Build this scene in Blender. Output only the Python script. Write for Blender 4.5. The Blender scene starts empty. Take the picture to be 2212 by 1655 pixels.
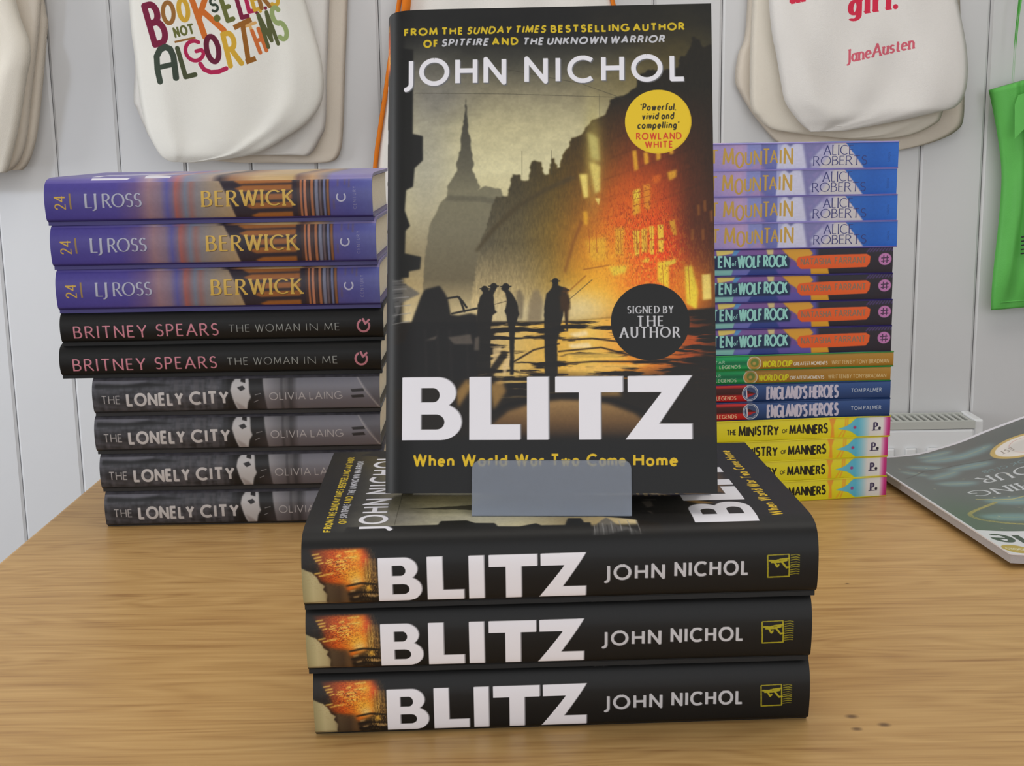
import bpy, bmesh, math, random
import numpy as np
from mathutils import Vector, Matrix

S = bpy.context.scene
COL = S.collection
R = math.radians

# ------------------------------------------------------------------ camera
PITCH, ROLL, CAM_H = .1888, .0162, .2824
cam = bpy.data.objects.new('camera', bpy.data.cameras.new('camera'))
COL.objects.link(cam)
cam.data.sensor_width = 36
cam.data.lens = 2792.6 / 2212 * 36
cam.data.clip_start = .01
cam.matrix_world = Matrix.Translation((0, 0, CAM_H)) @ Matrix.Rotation(math.pi / 2 - PITCH, 4, 'X') @ Matrix.Rotation(-ROLL, 4, 'Z')
S.camera = cam

# ------------------------------------------------------------------ view, world, lights
S.view_settings.view_transform = 'Standard'
S.view_settings.look = 'None'
S.view_settings.gamma = 1
S.view_settings.exposure = 0.0
S.view_settings.use_curve_mapping = False
w = bpy.data.worlds.new('daylight'); S.world = w; w.use_nodes = True
w.node_tree.nodes['Background'].inputs[0].default_value = (.94, .97, 1, 1)
w.node_tree.nodes['Background'].inputs[1].default_value = 0.40

def area(name, loc, target, sx, sy, power, col):
    l = bpy.data.lights.new(name, 'AREA'); l.shape = 'RECTANGLE'; l.size = sx; l.size_y = sy
    l.energy = power; l.color = col
    o = bpy.data.objects.new(name, l); COL.objects.link(o); o.location = loc
    o.rotation_euler = (Vector(target) - Vector(loc)).to_track_quat('-Z', 'Y').to_euler()
    return o
area('window_daylight', (-2.75, .95, .55), (0, 1.2, .1), 1.5, 1.3, 33, (.96, .98, 1))
area('front_fill', (.3, -1.55, .75), (0, 1.2, .15), 3.4, 1.9, 31, (.95, .97, 1))  # unseen area light added behind the camera to brighten the front faces
area('overhead_fill', (.35, .95, 1.8), (.35, .95, 0), 1.5, 1.0, 12, (1, .96, .9))  # added fill overhead, boosts the light on the tabletop
sl = bpy.data.lights.new('wall_glow_spot', 'SPOT'); sl.energy = 95; sl.color = (.74, .84, 1); sl.spot_size = R(24); sl.spot_blend = .8; sl.shadow_soft_size = .2  # spot added only to lay a bluish glow on the lower left wall
so = bpy.data.objects.new('wall_glow_spot', sl); COL.objects.link(so); so.location = (-1.9, -.6, 1.3)
so.rotation_euler = (Vector((-.92, 2, -.02)) - Vector(so.location)).to_track_quat('-Z', 'Y').to_euler()

# ------------------------------------------------------------------ object helpers
def tag(o, label=None, cat=None, group=None, kind=None):
    if label: o['label'] = label
    if cat: o['category'] = cat
    if group: o['group'] = group
    if kind: o['kind'] = kind
    return o

def empty(name, M, label, cat, group=None):
    o = bpy.data.objects.new(name, None); COL.objects.link(o); o.empty_display_size = .02
    o.matrix_world = M
    return tag(o, label, cat, group)

class MB:
    """collects polygons with material slots and uvs into one mesh"""
    def __init__(s): s.v = []; s.f = []; s.m = []; s.uv = []; s.sm = []
    def quad(s, pts, mat=0, uv=None, smooth=False):
        b = len(s.v); s.v += [tuple(p) for p in pts]; s.f.append(list(range(b, b + len(pts))))
        s.m.append(mat); s.uv.append(uv or [(0, 0)] * len(pts)); s.sm.append(smooth)
    def grid(s, P, mat=0, UV=None, smooth=True, flip=False):
        n, k = len(P), len(P[0]); b = len(s.v)
        for r in P: s.v += [tuple(p) for p in r]
        for i in range(n - 1):
            for j in range(k - 1):
                ids = [(i, j), (i + 1, j), (i + 1, j + 1), (i, j + 1)]
                if flip: ids = ids[::-1]
                s.f.append([b + a * k + c for a, c in ids]); s.m.append(mat); s.sm.append(smooth)
                s.uv.append([UV[a][c] for a, c in ids] if UV else [(0, 0)] * 4)
    def box(s, x0, x1, y0, y1, z0, z1, mat=0):
        P = [(x, y, z) for z in (z0, z1) for y in (y0, y1) for x in (x0, x1)]
        for q in ((0, 2, 3, 1), (4, 5, 7, 6), (0, 1, 5, 4), (2, 6, 7, 3), (0, 4, 6, 2), (1, 3, 7, 5)):
            s.quad([P[i] for i in q], mat)
    def tube(s, path, rad, n=8, mat=0):
        path = [Vector(p) for p in path]; rows = []
        for i, p in enumerate(path):
            t = (path[min(i + 1, len(path) - 1)] - path[max(i - 1, 0)]).normalized()
            a = t.cross(Vector((.13, .9, .41))).normalized(); c = t.cross(a)
            rows.append([p + (a * math.cos(6.2832 * k / n) + c * math.sin(6.2832 * k / n)) * rad for k in range(n + 1)])
        s.grid(rows, mat)
        s.quad(rows[0][:-1], mat); s.quad(rows[-1][:-1][::-1], mat)
    def mesh(s, name, mats, weld=1e-5, bevel=0):
        me = bpy.data.meshes.new(name); me.from_pydata(s.v, [], s.f)
        for m in mats: me.materials.append(m)
        me.polygons.foreach_set('material_index', s.m); me.polygons.foreach_set('use_smooth', s.sm)
        u = me.uv_layers.new(name='UVMap'); u.data.foreach_set('uv', [c for f in s.uv for q in f for c in q])
        if weld or bevel:
            bm = bmesh.new(); bm.from_mesh(me)
            bmesh.ops.remove_doubles(bm, verts=bm.verts, dist=weld)
            if bevel:
                ed = [e for e in bm.edges if len(e.link_faces) == 2 and e.calc_face_angle(0) > .6]
                bmesh.ops.bevel(bm, geom=ed, offset=bevel, segments=2, profile=.6, affect='EDGES')
            bmesh.ops.recalc_face_normals(bm, faces=bm.faces)
            bm.to_mesh(me); bm.free()
        return me
    def build(s, name, mats, parent=None, **k):
        o = bpy.data.objects.new(name, s.mesh(name, mats if isinstance(mats, list) else [mats], **k)); COL.objects.link(o)
        if parent: o.parent = parent
        return o

# ------------------------------------------------------------------ materials
def lin(c):
    return tuple((x / 255 / 12.92) if x / 255 <= .04045 else ((x / 255 + .055) / 1.055) ** 2.4 for x in c)

def mat(name, col, rough=.5, spec=.5, bump=0, bscale=400, var=0, vscale=6, **kw):
    m = bpy.data.materials.new(name); m.use_nodes = True; N = m.node_tree.nodes; L = m.node_tree.links
    p = N['Principled BSDF']; c = lin(col) + (1,)
    p.inputs['Base Color'].default_value = c; p.inputs['Roughness'].default_value = rough
    p.inputs['Specular IOR Level'].default_value = spec
    for k, v in kw.items(): p.inputs[k.replace('_', ' ')].default_value = v
    tc = N.new('ShaderNodeTexCoord')
    if var:
        n = N.new('ShaderNodeTexNoise'); n.inputs['Scale'].default_value = vscale; n.inputs['Detail'].default_value = 5
        L.new(tc.outputs['Object'], n.inputs['Vector'])
        r = N.new('ShaderNodeValToRGB'); r.color_ramp.elements[0].position = .3; r.color_ramp.elements[1].position = .7
        r.color_ramp.elements[0].color = tuple(x * (1 - var) for x in c[:3]) + (1,)
        r.color_ramp.elements[1].color = tuple(min(1, x * (1 + var)) for x in c[:3]) + (1,)
        L.new(n.outputs['Fac'], r.inputs['Fac']); L.new(r.outputs['Color'], p.inputs['Base Color'])
    if bump:
        n = N.new('ShaderNodeTexNoise'); n.inputs['Scale'].default_value = bscale; n.inputs['Detail'].default_value = 3
        L.new(tc.outputs['Object'], n.inputs['Vector'])
        b = N.new('ShaderNodeBump'); b.inputs['Strength'].default_value = bump; b.inputs['Distance'].default_value = .001
        L.new(n.outputs['Fac'], b.inputs['Height']); L.new(b.outputs['Normal'], p.inputs['Normal'])
    return m

def printed(name, cv, rough=.42, spec=.5, weave=0):
    H, W = cv.a.shape[:2]
    im = bpy.data.images.new(name, W, H)
    px = np.ones((H, W, 4), np.float32); px[..., :3] = np.clip(cv.a[::-1] / 255, 0, 1)
    im.pixels.foreach_set(px.ravel()); im.update(); im.pack()
    m = bpy.data.materials.new(name); m.use_nodes = True; N = m.node_tree.nodes; L = m.node_tree.links
    p = N['Principled BSDF']; t = N.new('ShaderNodeTexImage'); t.image = im; t.extension = 'EXTEND'
    L.new(t.outputs['Color'], p.inputs['Base Color'])
    p.inputs['Roughness'].default_value = rough; p.inputs['Specular IOR Level'].default_value = spec
    if weave:
        tc = N.new('ShaderNodeTexCoord'); n = N.new('ShaderNodeTexNoise'); n.inputs['Scale'].default_value = 900
        L.new(tc.outputs['Object'], n.inputs['Vector'])
        b = N.new('ShaderNodeBump'); b.inputs['Strength'].default_value = weave; b.inputs['Distance'].default_value = .001
        L.new(n.outputs['Fac'], b.inputs['Height']); L.new(b.outputs['Normal'], p.inputs['Normal'])
    return m

# ------------------------------------------------------------------ lettering: a skeleton alphabet (cap height 1)
# strokes separated by '|', points 'x,y', arcs '@cx,cy,rx,ry,a0,a1'
GL = {
 'A': (.78, '0,0 .39,1 .78,0|.14,.34 .64,.34'), 'B': (.55, '0,0 0,1 .2,1 @.22,.77,.24,.23,90,-90 0,.54|.22,.54 @.26,.27,.29,.27,90,-90 0,0'),
 'C': (.8, '@.48,.5,.48,.5,48,312'), 'D': (.74, '0,0 0,1 .24,1 @.25,.5,.49,.5,90,-90 0,0'), 'E': (.45, '.45,1 0,1 0,0 .45,0|0,.53 .4,.53'),
 'F': (.43, '.43,1 0,1 0,0|0,.52 .38,.52'), 'G': (.82, '@.48,.5,.48,.5,48,335 .85,.46 .56,.46'), 'H': (.66, '0,0 0,1|.66,0 .66,1|0,.53 .66,.53'),
 'I': (0, '0,0 0,1'), 'J': (.16, '.16,1 .16,.05 @-.08,.02,.24,.24,0,-90'), 'K': (.6, '0,0 0,1|.57,1 0,.45|.17,.6 .62,0'), 'L': (.42, '0,1 0,0 .42,0'),
 'M': (.86, '0,0 .08,1 .43,.15 .78,1 .86,0'), 'N': (.68, '0,0 0,1 .68,0 .68,1'), 'O': (.96, '@.48,.5,.48,.5,90,450'), 'P': (.5, '0,0 0,1 .22,1 @.24,.73,.26,.27,90,-90 0,.46'),
 'Q': (.96, '@.48,.5,.48,.5,90,450|.5,.2 .95,-.2'), 'R': (.58, '0,0 0,1 .22,1 @.24,.75,.26,.25,90,-90 0,.5|.24,.5 .6,0'), 'S': (.5, '@.26,.75,.23,.25,38,270 @.25,.26,.25,.26,90,-142'),
 'T': (.62, '0,1 .62,1|.31,1 .31,0'), 'U': (.6, '0,1 0,.32 @.3,.31,.3,.31,180,360 .6,1'), 'V': (.7, '0,1 .35,0 .7,1'), 'W': (1.0, '0,1 .25,0 .5,1 .75,0 1,1'),
 'X': (.6, '0,0 .6,1|0,1 .6,0'), 'Y': (.6, '0,1 .3,.48 .6,1|.3,.48 .3,0'), 'Z': (.6, '0,1 .58,1 0,0 .6,0'),
 'a': (.44, '@.22,.3,.22,.3,40,400|.44,.6 .44,0'), 'b': (.46, '0,1 0,0|@.23,.3,.23,.3,140,-220'), 'c': (.38, '@.23,.3,.23,.3,50,310'), 'd': (.46, '.46,1 .46,0|@.23,.3,.23,.3,40,400'),
 'e': (.46, '0,.32 .46,.32 @.23,.3,.23,.3,5,310'), 'f': (.28, '.12,0 .12,.8 @.28,.8,.16,.19,180,70|0,.6 .28,.6'), 'g': (.44, '@.22,.3,.22,.3,40,400|.44,.6 .44,0 @.22,-.04,.22,.22,0,-140'),
 'h': (.42, '0,1 0,0|0,.38 @.21,.38,.21,.22,180,0 .42,0'), 'i': (0, '0,.6 0,0|0,.82 0,.9'), 'k': (.42, '0,1 0,0|.38,.6 0,.25|.13,.36 .42,0'), 'l': (0, '0,1 0,0'),
 'm': (.7, '0,.6 0,0|0,.4 @.175,.4,.175,.2,180,0 .35,0|.35,.4 @.525,.4,.175,.2,180,0 .7,0'), 'n': (.42, '0,.6 0,0|0,.38 @.21,.38,.21,.22,180,0 .42,0'), 'o': (.48, '@.24,.3,.24,.3,90,450'),
 'p': (.46, '0,.6 0,-.3|@.23,.3,.23,.3,140,-220'), 'r': (.26, '0,.6 0,0|0,.36 @.18,.38,.18,.22,180,60'), 's': (.34, '@.17,.45,.16,.15,35,270 @.17,.15,.17,.15,90,-145'), 't': (.28, '.12,.82 .12,.1 @.24,.12,.12,.12,180,290|0,.6 .28,.6'),
 'u': (.42, '0,.6 0,.2 @.21,.21,.21,.21,180,360 .42,.6|.42,.6 .42,0'), 'v': (.42, '0,.6 .21,0 .42,.6'), 'w': (.66, '0,.6 .17,0 .33,.6 .49,0 .66,.6'), 'y': (.42, '0,.6 .22,0|.42,.6 .12,-.3'),
 '2': (.46, '.02,.75 @.23,.74,.22,.26,175,-30 0,0 .48,0'), '4': (.52, '.4,0 .4,1 0,.28 .52,.28'), "'": (0, '0,1 -.02,.8'), '.': (0, '0,.0 0,.05'), ',': (0, '0,.04 -.04,-.1'), ' ': (.22, ''),
}
def glyph(ch):
    wd, d = GL[ch]; out = []
    for st in d.split('|'):
        pl = []
        for t in st.split():
            v = [float(q) for q in t.lstrip('@').split(',')]
            if t[0] == '@':
                cx, cy, rx, ry, a0, a1 = v; n = max(6, int(abs(a1 - a0) / 12))
                pl += [(cx + rx * math.cos(R(a0 + (a1 - a0) * k / n)), cy + ry * math.sin(R(a0 + (a1 - a0) * k / n))) for k in range(n + 1)]
            else: pl.append(tuple(v))
        if pl: out.append(pl)
    return wd, out

def vnoise(H, W, cy, cx, seed):
    r = np.random.RandomState(seed); out = np.zeros((H, W)); amp = 1
    for o in range(3):
        gy, gx = max(2, int(H / cy) + 3), max(2, int(W / cx) + 3); g = r.rand(gy, gx)
        y = np.linspace(0, gy - 1.001, H); x = np.linspace(0, gx - 1.001, W)
        yi = y.astype(int); xi = x.astype(int); fy = (y - yi)[:, None]; fx = (x - xi)[None]
        fy = fy * fy * (3 - 2 * fy); fx = fx * fx * (3 - 2 * fx)
        q = g[yi][:, xi] * (1 - fy) * (1 - fx) + g[yi + 1][:, xi] * fy * (1 - fx) + g[yi][:, xi + 1] * (1 - fy) * fx + g[yi + 1][:, xi + 1] * fy * fx
        out += q * amp; amp *= .5; cy = max(1.5, cy / 2); cx = max(1.5, cx / 2)
    return out / 1.75

def gblur(m, s):
    if s < .3: return m
    k = int(3 * s) + 1; g = np.exp(-.5 * (np.arange(-k, k + 1) / s) ** 2); g /= g.sum()
    p = np.pad(m, k, mode='edge')
    q = sum(g[i] * p[:, i:i + m.shape[1]] for i in range(2 * k + 1))
    return sum(g[i] * q[i:i + m.shape[0]] for i in range(2 * k + 1))

class Canvas:
    """a printed sheet, drawn in millimetres, x right and y down"""
    def __init__(s, w, h, col, ppm=5.):
        s.k = ppm; s.w, s.h = w, h; s.a = np.empty((int(round(h * ppm)), int(round(w * ppm)), 3)); s.a[:] = col
        s.X = (np.arange(s.a.shape[1]) + .5)[None] / ppm; s.Y = (np.arange(s.a.shape[0]) + .5)[:, None] / ppm
    def put(s, y0, x0, m, col, al=1):
        H, W = s.a.shape[:2]; ya, xa = max(0, y0), max(0, x0); yb, xb = min(H, y0 + m.shape[0]), min(W, x0 + m.shape[1])
        if yb <= ya or xb <= xa: return
        mm = (m[ya - y0:yb - y0, xa - x0:xb - x0] * al)[..., None]
        c = np.asarray(col, float)
        if c.ndim == 3: c = c[ya:yb, xa:xb]
        s.a[ya:yb, xa:xb] = s.a[ya:yb, xa:xb] * (1 - mm) + c * mm
    def win(s, x0, y0, x1, y1, ss):
        i0, j0 = int(math.floor(y0 * s.k)) - 1, int(math.floor(x0 * s.k)) - 1
        n, m = int(math.ceil((y1 - y0) * s.k)) + 3, int(math.ceil((x1 - x0) * s.k)) + 3
        X = (j0 + (np.arange(m * ss) + .5) / ss) / s.k; Y = (i0 + (np.arange(n * ss) + .5) / ss) / s.k
        return i0, j0, n, m, X, Y
    def poly(s, rings, col, al=1, soft=0):
        if not hasattr(rings[0][0], '__len__'): rings = [rings]
        P = np.array([p for r in rings for p in r], float); ss = 3; g = soft * 3
        i0, j0, n, m, X, Y = s.win(P[:, 0].min() - g, P[:, 1].min() - g, P[:, 0].max() + g, P[:, 1].max() + g, ss)
        ins = np.zeros((len(Y), len(X)), bool)
        for r in rings:
            for (xa, ya), (xb, yb) in zip(r, r[1:] + r[:1]):
                if ya == yb: continue
                sel = np.where((Y >= min(ya, yb)) & (Y < max(ya, yb)))[0]
                if len(sel): ins[sel] ^= X[None] > (xa + (Y[sel] - ya) * (xb - xa) / (yb - ya))[:, None]
        mk = ins.reshape(n, ss, m, ss).mean((1, 3))
        s.put(i0, j0, gblur(mk, soft * s.k), col, al)
    def segs(s, sg, rx, ry, col, al=1, caps=False, soft=0):
        """sg: list of polylines in mm; nib half-axes rx, ry; butt ends unless caps"""
        P = np.array([p for l in sg for p in l], float); ss = 3; g = max(rx, ry) + soft * 3 + .2
        i0, j0, n, m, X, Y = s.win(P[:, 0].min() - g, P[:, 1].min() - g, P[:, 0].max() + g, P[:, 1].max() + g, ss)
        ins = np.zeros((len(Y), len(X)), bool)
        for l in sg:
            for q in range(len(l) - 1):
                (xa, ya), (xb, yb) = l[q], l[q + 1]
                jx = np.searchsorted(X, [min(xa, xb) - rx, max(xa, xb) + rx]); jy = np.searchsorted(Y, [min(ya, yb) - ry, max(ya, yb) + ry])
                if jx[0] == jx[1] or jy[0] == jy[1]: continue
                U = (X[jx[0]:jx[1]][None] - xa) / rx; V = (Y[jy[0]:jy[1]][:, None] - ya) / ry
                du, dv = (xb - xa) / rx, (yb - ya) / ry; L = math.hypot(du, dv)
                if L < 1e-6: continue
                du /= L; dv /= L; t = U * du + V * dv; d = np.abs(U * dv - V * du)
                k = (d <= 1) & (t >= 0) & (t <= L)
                if q > 0 or caps: k |= (U * U + V * V) <= 1
                if caps and q == len(l) - 2: k |= ((U - du * L) ** 2 + (V - dv * L) ** 2) <= 1
                ins[jy[0]:jy[1], jx[0]:jx[1]] |= k
        mk = ins.reshape(n, ss, m, ss).mean((1, 3))
        s.put(i0, j0, gblur(mk, soft * s.k), col, al)
    def text(s, t, x0, x1, y, h, col, wt=.16, con=1., serif=0, slant=0, gap=.2, rot=0, dy=0, al=1, shadow=None, sh=(.25, .25), caps=False, jit=0, soft=0):
        """t set between x0 and x1 on baseline y with cap height h (mm); wt: stroke / cap height; dy: rise of the line's end"""
        run = 0; parts = []; rr = random.Random(len(t))
        for ch in t:
            if ch in 'JI' and run: run += .03
            wd, st = glyph(ch); o = rr.uniform(-jit, jit); z = 1 + rr.uniform(-jit, jit)
            extra = wt * (1 if ch != ' ' else 0)
            for pl in st:
                parts.append([(run + extra / 2 + px + slant * py, py * z + o) for px, py in pl])
                if serif:
                    for e, nb in ((0, 1), (-1, -2)):
                        if len(pl) < 2: continue
                        (ex, ey), (bx, by) = pl[e], pl[nb]
                        if abs(ey - by) > 1.3 * abs(ex - bx) and (min(abs(ey), abs(ey - 1), abs(ey - .6)) < .03):
                            parts.append([(run + extra / 2 + ex - serif / 2, ey), (run + extra / 2 + ex + serif / 2, ey), 's'])
            run += wd + extra + gap * (1 if ch != ' ' else .5)
        run -= gap
        sx = (x1 - x0) / run / h if x1 is not None else 1.
        main, ser = [], []
        for pl in parts:
            isr = pl[-1] == 's'; q = []
            for p in pl:
                if p == 's': continue
                u = p[0] * sx * h; v = -p[1] * h - dy * (u / max(1e-6, run * sx * h))
                c, sn = math.cos(R(rot)), math.sin(R(rot))
                q.append((x0 + u * c + v * sn, y - u * sn + v * c))
            (ser if isr else main).append(q)
        rx, ry = wt * h / 2, wt * h / 2 * con
        if rot in (90, -90): rx, ry = ry, rx
        if shadow is not None:
            s.segs([[(a + sh[0], b + sh[1]) for a, b in l] for l in main], rx, ry, shadow, al, caps, .12)
        s.segs(main, rx, ry, col, al, caps, soft)
        if ser: s.segs(ser, rx * (.5 if rot in (90, -90) else 1), max(ry * .45, .06 * h) if rot not in (90, -90) else ry, col, al)
    def disc(s, cx, cy, r, col, al=1, soft=0, ry=None):
        ry = ry or r
        s.poly([(cx + r * math.cos(k * .1309), cy + ry * math.sin(k * .1309)) for k in range(48)], col, al, soft)
    def ring(s, cx, cy, r, wd, col, al=1):
        s.segs([[(cx + r * math.cos(k * .1571), cy + r * math.sin(k * .1571)) for k in range(41)]], wd / 2, wd / 2, col, al, True)
    def glow(s, cx, cy, rx, ry, col, al=1):
        m = np.exp(-((s.X - cx) / rx) ** 2 - ((s.Y - cy) / ry) ** 2); s.put(0, 0, m, col, al)
    @staticmethod
    def rough(p, amp, step=1.2, seed=1):
        rr = random.Random(seed); out = []
        for (xa, ya), (xb, yb) in zip(p, p[1:] + p[:1]):
            n = max(1, int(math.hypot(xb - xa, yb - ya) / step))
            for k in range(n):
                t = k / n; e = amp if k else amp * .3
                out.append((xa + (xb - xa) * t + rr.uniform(-e, e), ya + (yb - ya) * t + rr.uniform(-e, e)))
        return out
    def ramp(s, stops, axis='x'):
        T = s.X if axis == 'x' else s.Y; xs = [q[0] for q in stops]
        c = np.stack([np.interp(T, xs, [q[1][i] for q in stops]) for i in range(3)], -1)
        return np.broadcast_to(c, s.a.shape).copy()
    def noise(s, amp, cx, cy, seed):
        H, W = s.a.shape[:2]; s.a *= (1 + amp * (vnoise(H, W, cy * s.k, cx * s.k, seed) - .5))[..., None]

# ------------------------------------------------------------------ printed covers
BLK, WHT = (17, 17, 17), (232, 230, 236)

def big_title(c, x, y, sx, sy, off):
    """the five big white capitals; unit frame 137.3 x 30.4"""
    def T(p): return [(x + a * sx, y + b * sy) for a, b in p]
    def lobe(cx, cy, rx, ry, a0, a1, n=14): return [(cx + rx * math.cos(R(a0 + (a1 - a0) * k / n)), cy + ry * math.sin(R(a0 + (a1 - a0) * k / n))) for k in range(n + 1)]
    B = [(0, 0)] + lobe(17.0, 7.6, 8.8, 7.6, -90, 52) + lobe(18.6, 21.7, 9.9, 8.7, -52, 90) + [(0, 30.4)]
    h1 = [(9, 5.2)] + lobe(14.8, 8.7, 3.3, 3.5, -90, 90) + [(9, 12.2)]
    h2 = [(9, 18.0)] + lobe(16.2, 21.7, 4.2, 3.7, -90, 90) + [(9, 25.4)]
    rings = [[B, h1, h2], [[(32.2, 0), (42.4, 0), (42.4, 23.0), (56.3, 23.0), (56.3, 30.4), (32.2, 30.4)]], [[(59.7, 0), (69.8, 0), (69.8, 30.4), (59.7, 30.4)]],
             [[(73, 0), (104.9, 0), (104.9, 7.7), (94.4, 7.7), (94.4, 30.4), (84.2, 30.4), (84.2, 7.7), (73, 7.7)]],
             [[(107.3, 0), (137.4, -.2), (121.8, 22.9), (137.2, 22.9), (137.2, 30.4), (106.1, 30.4), (123.2, 7.7), (107.3, 7.7)]]]
    for g in rings:
        for d, cc in ((off, (120, 118, 122)), (off * .5, (165, 163, 168))):
            c.poly([[(a + d, b - d * .4) for a, b in T(r)] for r in g], cc)
    for g in rings: c.poly([T(r) for r in g], WHT)

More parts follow.
